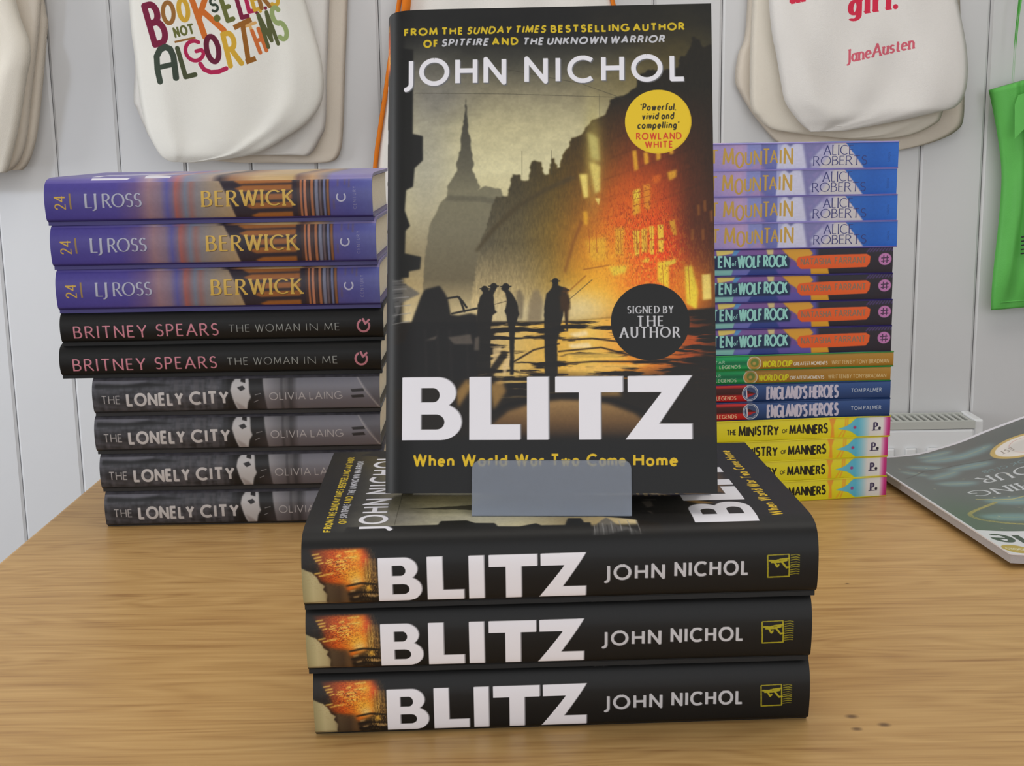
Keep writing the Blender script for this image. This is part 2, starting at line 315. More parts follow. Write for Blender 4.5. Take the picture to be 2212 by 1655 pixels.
def burning_front():
    c = Canvas(158, 239, BLK); H, W = c.a.shape[:2]
    sky = c.ramp([(0, (24, 24, 23)), (14, (30, 30, 28)), (28, (70, 68, 58)), (44, (146, 138, 110)), (60, (192, 183, 142)), (82, (218, 210, 166)), (100, (206, 194, 148)), (122, (150, 134, 96)), (138, (176, 154, 106)), (157, (226, 206, 158))], 'y')
    m = gblur(((c.Y < 157) & (c.X > 9)).astype(float), 5); c.put(0, 0, m, sky)
    c.glow(20, 74, 14, 46, (150, 148, 140), .6); c.glow(26, 44, 16, 12, (112, 110, 106), .6)
    c.glow(140, 22, 22, 20, (72, 62, 28), .8); c.glow(122, 40, 24, 14, (120, 104, 52), .5); c.glow(72, 8, 80, 10, (18, 18, 17), .75); c.glow(110, 8, 16, 8, (40, 36, 26), .6)
    cl = vnoise(H, W, 16, 26, 31) - .5; c.a *= (1 + .22 * cl * np.clip(1.3 - c.Y / 90, 0, 1))[..., None]
    # hazy street side, spire, roofs
    c.poly(c.rough([(39.4, 44), (39.0, 52), (37.7, 62), (36.9, 66.5), (37, 70), (34.7, 78.5), (35.5, 81), (30.5, 89.4), (30.5, 94), (27.4, 97), (22, 108.6), (19.9, 124), (18, 160), (75, 160), (70, 100), (57.4, 94.4), (56.6, 90.9), (48.9, 89.2), (45.1, 91.5), (46.6, 89.6), (42.4, 81), (43.4, 78.7), (42, 70), (42, 66.6), (40.6, 62), (40, 52)], .28), c.ramp([(44, (44, 42, 38)), (80, (92, 88, 72)), (92, (120, 115, 92)), (112, (118, 112, 90)), (135, (104, 95, 72)), (150, (190, 170, 124)), (157, (220, 200, 150))], 'y'), .94, .28)
    c.poly(c.rough([(30.5, 93.6), (48, 94.4), (58, 97), (58, 99), (46, 97), (29.6, 96.4)], .2), (84, 80, 66), .5, .4)
    roof = [(54, 94.4), (59.7, 94.4), (62, 83.6), (65.4, 83.6), (66.2, 86.7), (69.7, 86.8), (70.8, 79), (72.7, 76.7), (75.8, 77.6), (77.3, 83.8), (79.6, 83.8), (80.8, 76), (82.3, 76), (83.5, 80.8), (85, 80.4), (85.8, 74.6), (88.9, 70.8), (90.4, 66), (95, 64.6), (100.4, 57), (103.5, 56), (106.6, 54.7), (109.7, 47), (115.8, 45.5), (122, 41), (122, 36.2), (126.7, 33), (138.2, 32.6), (142, 31.8), (142.8, 26.4), (145, 26.4), (148.2, 21), (149, 16.3), (152, 17.9), (153.6, 21.9), (160, 19.6), (160, 160), (40, 160), (46, 120)]
    fc = c.ramp([(45, (92, 86, 68)), (66, (100, 88, 56)), (82, (122, 96, 34)), (96, (146, 100, 22)), (108, (190, 106, 20)), (120, (220, 86, 16)), (134, (190, 66, 16)), (146, (104, 44, 14)), (158, (56, 30, 14))])
    dk = np.clip((c.Y - 40 - (158 - c.X) * .12) / 62, 0, 1)[..., None]
    fc = fc * dk + np.array((30, 26, 16)) * (1 - dk); lo = np.clip((c.Y - 118) / 30, 0, 1)[..., None] * np.clip((94 - c.X) / 30, 0, 1)[..., None]
    fc = fc * (1 - lo) + np.array((206, 182, 128)) * lo
    tx = vnoise(H, W, 10, 3, 41); fc = fc * (.85 + .3 * tx)[..., None]
    c.poly(c.rough(roof, .45, 1.0, 5), fc, 1, .32)
    for k in range(9):
        y = 62 + k * 9.5; c.segs([[(100 + max(0, 4 - k) * 3, y + 4 + k), (128, y - 3 + k * .5), (157, y - 12)]], .3, .25, (40, 22, 10), .35, True, .4)
    c.poly([(45, 122), (54, 111), (66, 100), (77, 93), (93, 86), (90, 84.5), (76, 91.5), (64, 98.5), (52, 110), (44, 121)], (70, 58, 34), .7, .6)
    # the fire
    for g in ((121, 118, 20, 24, (238, 84, 14), .9), (130, 124, 15, 13, (246, 56, 14), .85), (106, 128, 15, 16, (238, 160, 34), .9), (108, 143, 22, 13, (250, 190, 46), .92), (145, 142, 13, 15, (246, 140, 24), .85), (94, 150, 15, 9, (252, 224, 150), .9), (124, 138, 13, 9, (246, 96, 20), .6), (101, 76, 4, 22, (214, 198, 104), .6), (120, 96, 12, 12, (214, 96, 20), .6)): c.glow(*g)
    Y1, Y2, Y3 = (236, 206, 62), (226, 166, 40), (246, 224, 120)
    for p, cc, sf in (([(96.8, 117), (106.7, 115), (106.7, 126.7), (99.7, 127)], (232, 172, 44), .8), ([(110.9, 110.9), (115.5, 110.4), (114.5, 123.9), (111.3, 123.8)], Y2, .5), ([(119.3, 112), (122.8, 112), (122.4, 124.6), (120.4, 124.5)], Y1, .3), ([(123.4, 111.6), (126.3, 111), (126.2, 122.8), (123.6, 122.8)], Y1, .3), ([(127.2, 110), (129.5, 110), (129.4, 124), (127.6, 124)], Y1, .25), ([(131.2, 109.4), (134.1, 109.4), (134, 122.9), (131.7, 122.9)], Y1, .25), ([(136.5, 107.7), (139.4, 107), (140.5, 114.8), (138.7, 114.8)], Y2, .4), ([(107.8, 129.7), (116.5, 129.2), (115.9, 132.7), (110, 134.4)], Y1, .5), ([(131, 127.6), (136.3, 127), (136.3, 141), (131, 137)], (244, 214, 50), .5), ([(143.8, 130), (147.3, 129.5), (150, 142), (149.3, 151), (144.5, 148)], (244, 220, 60), .5), ([(151.8, 134), (155.9, 133.7), (156.3, 146), (152.2, 146.5)], Y3, .4), ([(122.9, 127.5), (127, 125.2), (127, 128)], Y1, .4), ([(119.5, 92.7), (123, 91.6), (122.9, 103.4), (119.6, 105)], Y2, .5), ([(120, 92.7), (123, 91.6), (122.8, 97), (120.3, 98)], Y1, .4), ([(124.4, 89.8), (127.9, 89.3), (127.8, 102), (125.2, 101.7)], (222, 140, 34), .5), ([(94, 84), (98, 84), (98.4, 95.4), (96.3, 96)], Y3, .5), ([(99, 78), (104, 80), (104, 92.5), (101.6, 93.7)], (226, 206, 110), .6), ([(98, 63), (103, 66), (104, 78), (100, 76)], (196, 184, 106), .8), ([(101.6, 96), (104, 96), (103.3, 99.6)], Y3, .3), ([(95.7, 102.5), (98.1, 102.5), (98, 109), (96.3, 109)], Y2, .5), ([(119.4, 72.8), (121.5, 72.5), (122.4, 82), (120.4, 82.9)], Y2, .4), ([(124.8, 74), (127, 73), (127.4, 79), (125.4, 79.9)], Y2, .4), ([(130.8, 73.7), (132.8, 73), (133.1, 77), (131, 78)], Y2, .4), ([(137, 72.3), (139, 71.6), (139.2, 74.6), (137.4, 75)], Y2, .4), ([(128.4, 86), (133, 84.5), (133, 88), (129, 90)], (206, 96, 24), .5), ([(136, 83.8), (140.6, 82.4), (140.4, 86), (137, 88)], Y2, .5), ([(134, 127.8), (140, 126), (139.6, 128.4), (135, 130)], Y1, .3)): c.poly(p, cc, .92, sf)
    fl = np.clip((vnoise(H, W, 7, 2.4, 61) - .52) * 7, 0, 1) * np.exp(-((c.X - 124) / 24) ** 2 - ((c.Y - 126) / 22) ** 2); c.put(0, 0, fl, (255, 190, 50), .55)
    fl = np.clip((vnoise(H, W, 5, 2, 62) - .56) * 7, 0, 1) * np.exp(-((c.X - 128) / 24) ** 2 - ((c.Y - 112) / 26) ** 2); c.put(0, 0, fl, (120, 36, 10), .6)
    for x in (120.2, 121.4, 124.5, 125.4, 112.4, 113.6, 121, 126, 98.6, 102, 145.6, 133.4): c.segs([[(x, 111), (x + .3, 123)] if x < 128 else [(x, 129), (x + .6, 146)]], .14, .14, (170, 80, 20), .7)
    for y in (97, 100, 94): c.segs([[(119.6, y), (128, y - 2)]], .2, .16, (150, 66, 18), .7)
    for x in (129.3, 131.9): c.segs([[(x - .9, 110), (x - .9, 123)]], .12, .12, (190, 90, 20), .8)
    c.segs([[(127, 117), (134, 116.4)]], .25, .25, (214, 84, 20), .9)
    c.segs([[(95, 108), (91, 118), (87, 132)]], .5, .5, (90, 40, 14), .5, True, .5)
    c.segs([[(84, 146), (97, 134)], [(96, 131), (108, 129)]], .25, .25, (150, 84, 22), .8, True, .2)
    for x0, x1, y0, y1 in ((138, 156, 96, 126),): c.glow(149, 108, 8, 20, (60, 30, 14), .55)
    for x, y in ((150, 100), (153, 98), (156, 103), (147, 112), (152, 112)): c.poly([(x, y), (x + 1.3, y - .4), (x + 1.4, y + 5), (x + .2, y + 5.4)], (150, 92, 30), .6, .3)
    c.glow(70, 152, 30, 7, (206, 190, 146), .85)
    # wet street
    gm = gblur(((c.Y > 156 - np.clip(c.X - 92, 0, 99) * .09) & (c.X > -5)).astype(float), 2)
    c.put(0, 0, gm, (26, 21, 16))
    n = vnoise(H, W, 9, 90, 3) * .75 + vnoise(H, W, 4, 24, 5) * .25
    hx = 1.15 * np.exp(-((c.X - 104) / 36) ** 2) * np.exp(-((c.Y - 167) / 13) ** 2) + .75 * np.exp(-((c.X - 62) / 14) ** 2) * np.exp(-((c.Y - 172) / 14) ** 2) + .3 * np.exp(-((c.X - 138) / 14) ** 2) * np.exp(-((c.Y - 168) / 10) ** 2)
    st = np.clip((n - .60 + hx * .30) * 9, 0, 1) * np.clip(hx * 2.4, 0, 1)
    gc = c.ramp([(40, (190, 164, 122)), (62, (230, 194, 112)), (82, (238, 184, 70)), (100, (252, 204, 92)), (118, (250, 160, 44)), (146, (180, 76, 22))])
    c.put(0, 0, st * gm, gc, .95)
    for p in ([(88.5, 162.2), (97.2, 160.8), (98, 163), (92, 164)], [(88.5, 167.4), (98, 166.6), (100, 169), (90, 169.4)]): c.poly(p, (252, 226, 170), .9, .5)
    c.poly([(88, 172), (110, 171.6), (117, 174.6), (88, 175.5)], (244, 196, 84), .85, .5)
    c.poly([(88, 178.2), (110, 177), (128, 177.5), (110, 180), (88, 180.6)], (240, 190, 92), .8, .4)
    for p in ([(52.5, 169), (57, 168), (55.6, 174), (52.8, 178)], [(57, 178), (61, 170), (61, 176), (58, 183)]): c.poly(p, (226, 196, 140), .8, .4)
    for l in ([(84, 170.8), (104, 169), (120, 173.4), (150, 176)], [(80, 177), (100, 175.8), (130, 176), (150, 178)], [(62, 176), (72, 170), (84, 167)], [(86, 165.2), (100, 164.6), (112, 166.2)], [(66, 180), (78, 182), (88, 182)]): c.segs([l], .5, .35, (26, 16, 10), .9, True, .2)
    # hose loops below the title
    c.poly([(52, 206), (60, 199.4), (72, 195.6), (84.5, 194.2), (97, 194.6), (108, 196.4), (120, 201), (126, 206), (124, 214), (50, 214)], c.ramp([(194, (176, 138, 84)), (204, (120, 88, 50)), (214, (40, 28, 20))], 'y'), .9, .8)
    c.segs([[(50, 201), (60, 196.4), (72, 193.4), (84, 191.9), (97, 192.2), (110, 194.6), (124, 200), (140, 206)]], .9, .9, (18, 15, 13), .95, True, .2)
    c.segs([[(38, 204), (48, 186), (58, 172)], [(30, 214), (46, 200), (58, 188)]], 1.6, 1.6, (24, 19, 15), .9, True, .4)
    for p in ([(35, 190), (40, 184), (46, 183), (40, 192), (36, 198)], [(51, 187), (57, 184), (59, 190), (53, 199)], [(99, 191), (112, 190), (114, 192.4), (103, 192.4)], [(84, 183.5), (100, 182), (96, 185), (86, 186)]): c.poly(p, (190, 146, 76), .7, .8)
    c.glow(60, 216, 90, 4, (22, 19, 17), .7)
    # left buildings, rubble, people
    c.poly([(-2, 17), (13.6, 20), (13.6, 62.6), (18.5, 63.9), (18.6, 76), (14.6, 79.8), (13.9, 89), (10.4, 90.6), (9.7, 100.7), (12.5, 108.5), (10.2, 110.8), (9.9, 122), (18, 124), (17.5, 130), (12, 131), (12, 134), (-2, 134)], (21, 21, 20), .97, .35)
    c.poly([(0, 133), (9.9, 136.8), (17.7, 142), (8.4, 146.4), (7.4, 150.8), (3, 158), (0, 161)], (92, 90, 88), .8, .4)
    for k in range(12): c.segs([[(0, 134.5 + k * 2.2 + .6), (4 + 9 * abs(math.sin(k * 1.7 + .6)), 135.5 + k * 2.0)]], .22, .22, (34, 33, 33) if k % 2 else (150, 148, 146), .75, True, .15)
    c.poly([(0, 138), (3.5, 142), (5.5, 151), (0, 153)], (22, 22, 22), 1, .3)
    c.poly([(0, 168), (10, 166), (18, 143.5), (19.9, 140), (26.9, 138.3), (29.5, 141.8), (31, 145), (32.4, 152.5), (36, 153), (42, 151.9), (45.5, 153), (45.5, 183), (0, 190)], (22, 21, 21), .97, .45)
    c.segs([[(30, 144.6), (35.7, 143.7), (38, 146), (40, 149)], [(36.5, 144), (39, 151)], [(33, 152), (45, 149.5)]], .5, .45, (26, 25, 24), .95, True, .15)
    man = [[(45.2, 180), (45, 155), (45.3, 148), (46.4, 144), (47.9, 142), (47, 140), (48.5, 138.6), (50.4, 139.8), (50.6, 141), (51.4, 139.6), (51.5, 138), (53, 137.2), (54.6, 138.8), (53.7, 141), (52.8, 143), (53.6, 150.5), (54.6, 151.4), (52.4, 153), (51.6, 158), (51.4, 180)], [(60.8, 182), (60.4, 161), (59, 153), (58.2, 151), (59.4, 146), (58.6, 142), (56.4, 140), (57.6, 138.4), (59, 137.5), (60.4, 139), (60, 140.5), (62, 142.8), (64.2, 147), (65.2, 152.5), (63.2, 157.9), (62.4, 182)], [(77.4, 184), (77, 150), (78.1, 142.6), (80.8, 139.6), (81.2, 137), (81.6, 135.3), (83.3, 135.2), (83.9, 138.7), (87, 139.6), (89.3, 147.2), (88, 149), (88.4, 160.7), (87.6, 161), (86.6, 150), (84.6, 160), (83.2, 166), (83.4, 184)]]
    c.poly([(69.1, 156), (69.9, 147), (71.9, 140.8), (74.7, 140.8), (76.7, 147), (75.5, 156)], (132, 116, 88), .8, .6)
    c.poly([(63.9, 146), (63.7, 141.5), (65.5, 140.3), (67.5, 144), (66.6, 155), (64.9, 155)], (110, 98, 76), .75, .5)
    for p in man: c.poly(c.rough(p, .18, 1.6, 3), (25, 23, 21), .97, .22)
    for x, y, r in ((48.6, 140, 1.5), (53, 138.8, 1.6), (58.8, 139, 1.7), (82.4, 136.6, 1.5), (87, 141, 1.3)): c.disc(x, y, r, (26, 24, 21) if r > 1.4 else (74, 48, 22), .95, .12); c.segs([[(x - r * 1.45, y - .1), (x + r * 1.45, y - .1)]], .3, .3, (26, 24, 21), .9, True, .1)
    c.poly([(84, 144), (88.6, 143), (89.6, 150), (86, 152)], (52, 36, 18), .8, .4)
    c.poly([(85, 141), (88, 140), (89.5, 147), (88, 160), (86, 150), (84.6, 152)], (70, 44, 18), .6, .4)
    c.segs([[(53.5, 147.6), (59.5, 146)], [(88.5, 146), (100, 136)]], .16, .16, (60, 50, 38), .8, True, .1)
    for x in (20, 26, 32, 40): c.segs([[(x, 160), (x + 1, 186)]], .5, .5, (40, 37, 35), .5, True, .5)
    for p in ([(20, 165), (26, 162.6), (25, 164.6)], [(31, 163.5), (42, 162), (43, 167), (34, 167)], [(44, 164), (46, 163), (46, 170), (43.6, 170)]): c.poly(p, (122, 110, 98), .6, .4)
    # wires
    c.segs([[(14.7, 42.2), (60, 43.5), (114.3, 46.2)], [(30, 22), (59.7, 31.2), (95, 38.9), (115.8, 47)]], .14, .14, (60, 56, 44), .6, True)
    for x, y0 in ((66.6, 72), (104, 44.5), (80.8, 72)): c.segs([[(x, y0), (x, y0 + 12)]], .12, .12, (80, 76, 58), .6)
    c.poly([(-2, 212.5), (160, 212.5), (160, 241), (-2, 241)], (17, 17, 17), 1, 1.5); c.poly([(-2, -2), (4, -2), (4, 241), (-2, 241)], BLK, .9, 1.2)
    c.noise(.10, 1.2, 1.2, 9)
    # lettering
    YL = (214, 184, 34); SG = (198, 198, 204)
    c.text('FROM THE', 8.9, 38.2, 12.8, 3.1, YL, .31, gap=.13); c.text('SUNDAY TIMES', 39.6, 78.2, 12.7, 3.1, YL, .29, slant=.2, gap=.13); c.text('BESTSELLING AUTHOR', 80.4, 145.3, 12.8, 3.1, YL, .31, gap=.13)
    c.text('OF', 18.5, 26, 19.0, 3.2, YL, .31); c.text('SPITFIRE', 27.2, 50.4, 18.6, 3.1, SG, .29, slant=.2, gap=.13); c.text('AND', 51.9, 65, 18.5, 3.1, YL, .31); c.text('THE UNKNOWN WARRIOR', 66.7, 135.6, 18.8, 3.1, SG, .29, slant=.18, gap=.13)
    c.text('JOHN', 9.2, 59.2, 37.6, 11.8, WHT, .2, gap=.2, shadow=(104, 104, 108), sh=(.5, .5)); c.text('NICHOL', 67.6, 145.8, 37.5, 11.6, WHT, .2, gap=.22, shadow=(104, 104, 108), sh=(.5, .5))
    c.disc(132, 58.6, 15.9, (222, 184, 30)); c.disc(131.7, 58.3, 15.5, (230, 194, 36))
    DT = (44, 38, 20)
    c.text("'Powerful,", 123.4, 140.6, 52.8, 3.1, DT, .19, slant=.15); c.text('vivid and', 124.2, 139.4, 57.2, 3.1, DT, .19, slant=.15); c.text("compelling'", 122, 141.7, 61.8, 3.1, DT, .19, slant=.15)
    c.text('ROWLAND', 121.4, 143.1, 67.2, 2.9, (206, 62, 34), .19); c.text('WHITE', 125.6, 138.9, 71.4, 2.9, (206, 62, 34), .19)
    c.disc(127.3, 156.8, 18.6, (22, 22, 21))
    for t, a, b, y, h in (('SIGNED BY', 116.5, 138.3, 152.5, 3.3), ('THE', 120.8, 133.9, 158.7, 4.6), ('AUTHOR', 112.8, 141.3, 164.2, 4.8)): c.text(t, a, b, y, h, (196, 196, 200), .2, .55, serif=.26, gap=.22)
    big_title(c, 9.1, 183, 1, 1, .7)
    YW = (222, 184, 28)
    for t, a, b in (('When', 14.5, 34.4), ('World', 37.6, 59.6), ('War', 63, 77), ('Two', 79.8, 93.6), ('Came', 96.8, 115.4), ('Home', 118.6, 139.8)): c.text(t, a, b, 225.6, 5.0, YW, .24, gap=.1)
    return c

def burning_spine():
    c = Canvas(240, 34.6, (15, 15, 15)); H, W = c.a.shape[:2]
    c.poly([(-1, 3.6), (30, 3.6), (33, 8), (35, 9), (35, 36), (-1, 36)], (38, 26, 18), 1, .8)
    c.poly([(1.5, 4), (28.4, 4), (28.6, 22), (21, 26), (9, 20), (4, 14)], c.ramp([(2, (60, 34, 20)), (8, (120, 50, 16)), (14, (196, 74, 14)), (24, (232, 104, 20)), (29, (236, 90, 16))]), 1, .8)
    c.glow(24, 17, 6, 6, (240, 176, 50), .9); c.glow(25, 8, 4, 3, (242, 176, 40), .8); c.glow(29, 9, 2, 4, (226, 70, 16), .8); c.glow(18, 12, 4, 3, (238, 120, 24), .7); c.glow(25, 20.5, 3, 2.5, (238, 210, 130), .8)
    c.poly([(-1, 3), (3, 3), (8, 12), (9, 16), (-1, 16)], (26, 24, 22), .95, .7)
    c.poly([(-1, 12.4), (2, 14), (4.5, 15.2), (7, 18), (8.2, 21), (10.5, 22.7), (9.4, 24.6), (11.4, 27.4), (10.8, 31), (11.5, 36), (-1, 36)], c.ramp([(0, (150, 140, 100)), (5, (186, 174, 130)), (11, (170, 154, 112))]), 1, .25)
    c.poly([(10.5, 21), (20, 22), (22, 36), (11.6, 36), (11.2, 30), (11, 27)], c.ramp([(11, (84, 68, 48)), (17, (70, 52, 36)), (22, (120, 86, 50))]), .95, .8)
    for x, y, l in ((5, 6.5, 3), (6, 8, 3), (6.6, 9.4, 2.6), (8, 10.8, 2), (11, 10.6, 3), (11.6, 9.4, 2.6), (16, 7.4, 2), (20, 5.4, 5), (19.6, 8.2, 5.6), (15.6, 10, 5), (15.4, 12, 5), (6, 16, 3), (8, 17.3, 3), (10, 16.6, 4), (16, 14, 4)): c.segs([[(x, y), (x + l, y - .5)]], .35, .35, (240, 200, 90), .85, True, .2)
    for x in (29.6, 31, 32.2, 33.6): c.segs([[(x, 9), (x + .3, 22)]], .35, .3, (206, 150, 60) if x < 32 else (150, 110, 60), .8, True, .3)
    fl = np.clip((vnoise(H, W, 1.6, 4, 71) - .5) * 8, 0, 1) * np.exp(-((c.X - 19) / 9) ** 2 - ((c.Y - 12) / 7) ** 2); c.put(0, 0, fl, (252, 206, 84), .7)
    fl = np.clip((vnoise(H, W, 1.4, 3, 72) - .54) * 8, 0, 1) * np.exp(-((c.X - 16) / 9) ** 2 - ((c.Y - 13) / 8) ** 2); c.put(0, 0, fl, (96, 30, 12), .75)
    fl = np.clip((vnoise(H, W, 6, 1.2, 73) - .5) * 8, 0, 1) * np.exp(-((c.X - 31) / 3.6) ** 2 - ((c.Y - 24) / 14) ** 2); c.put(0, 0, fl, (226, 178, 92), .8)
    c.glow(30.5, 24.5, 1.4, 1.6, (214, 160, 56), .9)
    c.segs([[(20.6, 23), (27, 21.6), (34, 22.4)], [(21.5, 27.6), (26, 26.6), (34, 27)], [(22, 30.4), (28, 29.6), (34, 30.6)]], .7, .5, (24, 18, 14), .95, True, .3)
    for x, y in ((21.6, 25.4), (23, 29), (32, 28.6), (23.6, 32), (30, 28.4)): c.poly([(x, y), (x + 3, y - .7), (x + 2.6, y + .6), (x + .4, y + 1)], (196, 160, 104), .7, .3)
    c.poly([(23, 31), (36, 30), (36, 36), (21, 36)], (20, 17, 15), .85, 1)
    c.segs([[(0, 32.2), (8, 31.6), (14, 32.4), (22, 33)]], .3, .25, (110, 92, 66), .7, True, .2)
    c.poly([(34.4, -1), (242, -1), (242, 36), (36, 36)], (15, 15, 15), 1, .4); c.poly([(-1, -1), (242, -1), (242, 3.2), (-1, 3.4)], (16, 16, 16), 1, .3)
    big_title(c, 34.9, 8.9, 96.2 / 137.3, 23.4 / 30.4, .6)
    c.text('JOHN', 139.8, 168, 23.2, 7.2, (196, 195, 199), .2, gap=.2, shadow=(100, 100, 102)); c.text('NICHOL', 172.4, 207.4, 22.4, 7.0, (196, 195, 199), .2, gap=.2, shadow=(100, 100, 102))
    g = (176, 164, 32)
    c.segs([[(216, 12.7), (226, 12.5), (226.4, 24.4), (216.4, 24.6), (216, 12.7)]], .35, .35, g, .9)
    c.segs([[(217, 15.6), (220, 15.8), (222, 15), (226, 14.6)], [(219, 16), (220.6, 19), (221.2, 18)], [(222.4, 16), (225, 19.6), (226.4, 19.2)], [(218, 16.6), (221, 16.4), (225, 15.6)]], .5, .5, g, .95, True)
    for k in range(9): c.segs([[(227, 13 + k * 1.3), (229.4, 12.6 + k * 1.3), (231, 13.2 + k * 1.25)]], .28, .28, g, .75, True)
    rows = c.a.shape[0]; src = np.clip((34.6 - (34.6 - (np.arange(rows) + .5) / c.k) / .904) * c.k, 0, rows - 1).astype(int)
    c.a = c.a[src]
    return c

def purple_spine():
    c = Canvas(233, 31.5, (70, 62, 138))
    c.a[:] = c.ramp([(0, (74, 66, 142)), (50, (80, 70, 146)), (64, (104, 84, 134)), (74, (150, 118, 128)), (82, (132, 112, 132)), (87, (92, 90, 156)), (91, (118, 100, 128)), (93, (164, 96, 92)), (96, (140, 100, 104)), (100, (116, 124, 142)), (104, (146, 108, 106)), (108, (132, 126, 130)), (118, (150, 134, 118)), (136, (176, 148, 110))])
    c.poly([(121, -1), (240, -1), (240, 33), (136.5, 33), (130, 14)], (50, 42, 52), 1, .5)
    for y, a in ((2.2, 134), (7.4, 135), (13.6, 141), (19.6, 142), (26.6, 146)): c.poly([(a, y + 2), (a + 6, y), (176, y - .4), (176, y + 3.6), (a + 5, y + 4.2)], (158, 98, 50), 1, .5)
    for x, cc, wd in ((179.4, (70, 50, 48), 1.6), (181.4, (176, 110, 74), 1.6), (184, (190, 126, 96), 2), (186.6, (80, 56, 50), 1.4), (189, (170, 110, 76), 2), (192, (122, 124, 146), 2.4), (195, (106, 92, 100), 1.6), (198, (110, 118, 158), 1.6), (200.4, (140, 92, 58), 1.8)): c.poly([(x, -1), (x + wd, -1), (x + wd + .4, 33), (x + .4, 33)], cc, 1, .25)
    c.poly([(202.4, -1), (240, -1), (240, 33), (202.8, 33)], c.ramp([(200, (88, 82, 150)), (216, (84, 84, 156)), (233, (98, 102, 168))]), 1, .3)
    for x, y in ((208, 2), (213, 1), (205, 18), (216, 3)): c.poly([(x, y), (x + 1.2, y), (x + 1.2, y + 7), (x, y + 7)], (110, 92, 100), .6, .4)
    c.noise(.06, 2, 2, 4)
    G = (206, 168, 70); SV = (176, 178, 196)
    c.text('24', 14.6, None, 22.4, 7.4, G, .14, .6, rot=90, gap=.12, serif=.12); c.poly([(17.4, 11), (18.7, 11), (19.2, 22), (17.9, 22)], (150, 122, 76))
    c.text('L', 28.4, 34.4, 21.2, 9.4, SV, .18, .4, serif=.2, shadow=(60, 52, 100)); c.text('J', 33.8, None, 21.2, 9.4, SV, .18, .4, serif=.2, shadow=(60, 52, 100)); c.text('ROSS', 41, 69, 20.9, 9.2, SV, .16, .4, serif=.2, gap=.06, shadow=(60, 52, 100))
    c.text('BERWICK', 111.4, 177.6, 21.4, 10.4, (214, 176, 82), .19, .42, serif=.26, gap=.14, shadow=(80, 58, 34), sh=(.3, .3))
    c.segs([[(208.2 + 3 * math.cos(R(a)) + 2.6, 16.4 + 3 * math.sin(R(a))) for a in range(-40, 221, 20)]], .55, .55, (206, 206, 222), .9, True)
    c.text('CENTURY', 221.4, None, 25.2, 2.1, (150, 146, 176), .12, rot=90, gap=.42)
    return c

def purple_front():
    c = Canvas(153, 233, (92, 84, 160)); T = c.Y
    c.a[:] = c.ramp([(0, (96, 86, 160)), (62, (110, 100, 170)), (74, (176, 150, 160)), (86, (110, 108, 176)), (94, (180, 116, 120)), (100, (130, 136, 160)), (118, (170, 150, 136)), (124, (60, 52, 60)), (132, (150, 108, 80)), (150, (196, 164, 120)), (176, (190, 160, 110)), (180, (120, 90, 80)), (190, (190, 150, 110)), (200, (130, 120, 130)), (204, (130, 122, 180)), (233, (140, 130, 176))], 'y')
    c.noise(.12, 3, 10, 2)
    for p in ([(6, 32), (10, 32), (10, 60), (6, 58)], [(16, 30), (40, 30), (40, 36), (16, 36)], [(8, 70), (36, 66), (36, 72), (14, 88), (8, 88)], [(46, 30), (60, 30), (60, 96), (46, 96)]): c.poly(p, (226, 224, 236), 1, .2)
    return c

def black_spine():
    c = Canvas(234, 23.5, (19, 19, 19))
    P = (208, 134, 150)
    c.text('BRITNEY', 9.4, 62.4, 19.3, 8.0, P, .14, .8, serif=.14, gap=.22, shadow=(96, 66, 74), sh=(.35, .1)); c.text('SPEARS', 69, 114.4, 18.9, 8.2, P, .14, .8, serif=.14, gap=.22, shadow=(96, 66, 74), sh=(.35, .1))
    S2 = (158, 162, 160)
    for t, a, b in (('THE', 121.6, 137.2), ('WOMAN', 141, 173.4), ('IN', 177.8, 186.6), ('ME', 191, 202.4)): c.text(t, a, b, 17, 5.2, S2, .11, .7, gap=.22)
    c.segs([[(219.6 + 4.2 * math.cos(R(a)), 14 + 4.4 * math.sin(R(a))) for a in range(-20, 241, 20)], [(219.4, 9.4), (221, 12.6), (223.6, 10)]], .8, .8, P, .95, True)
    return c

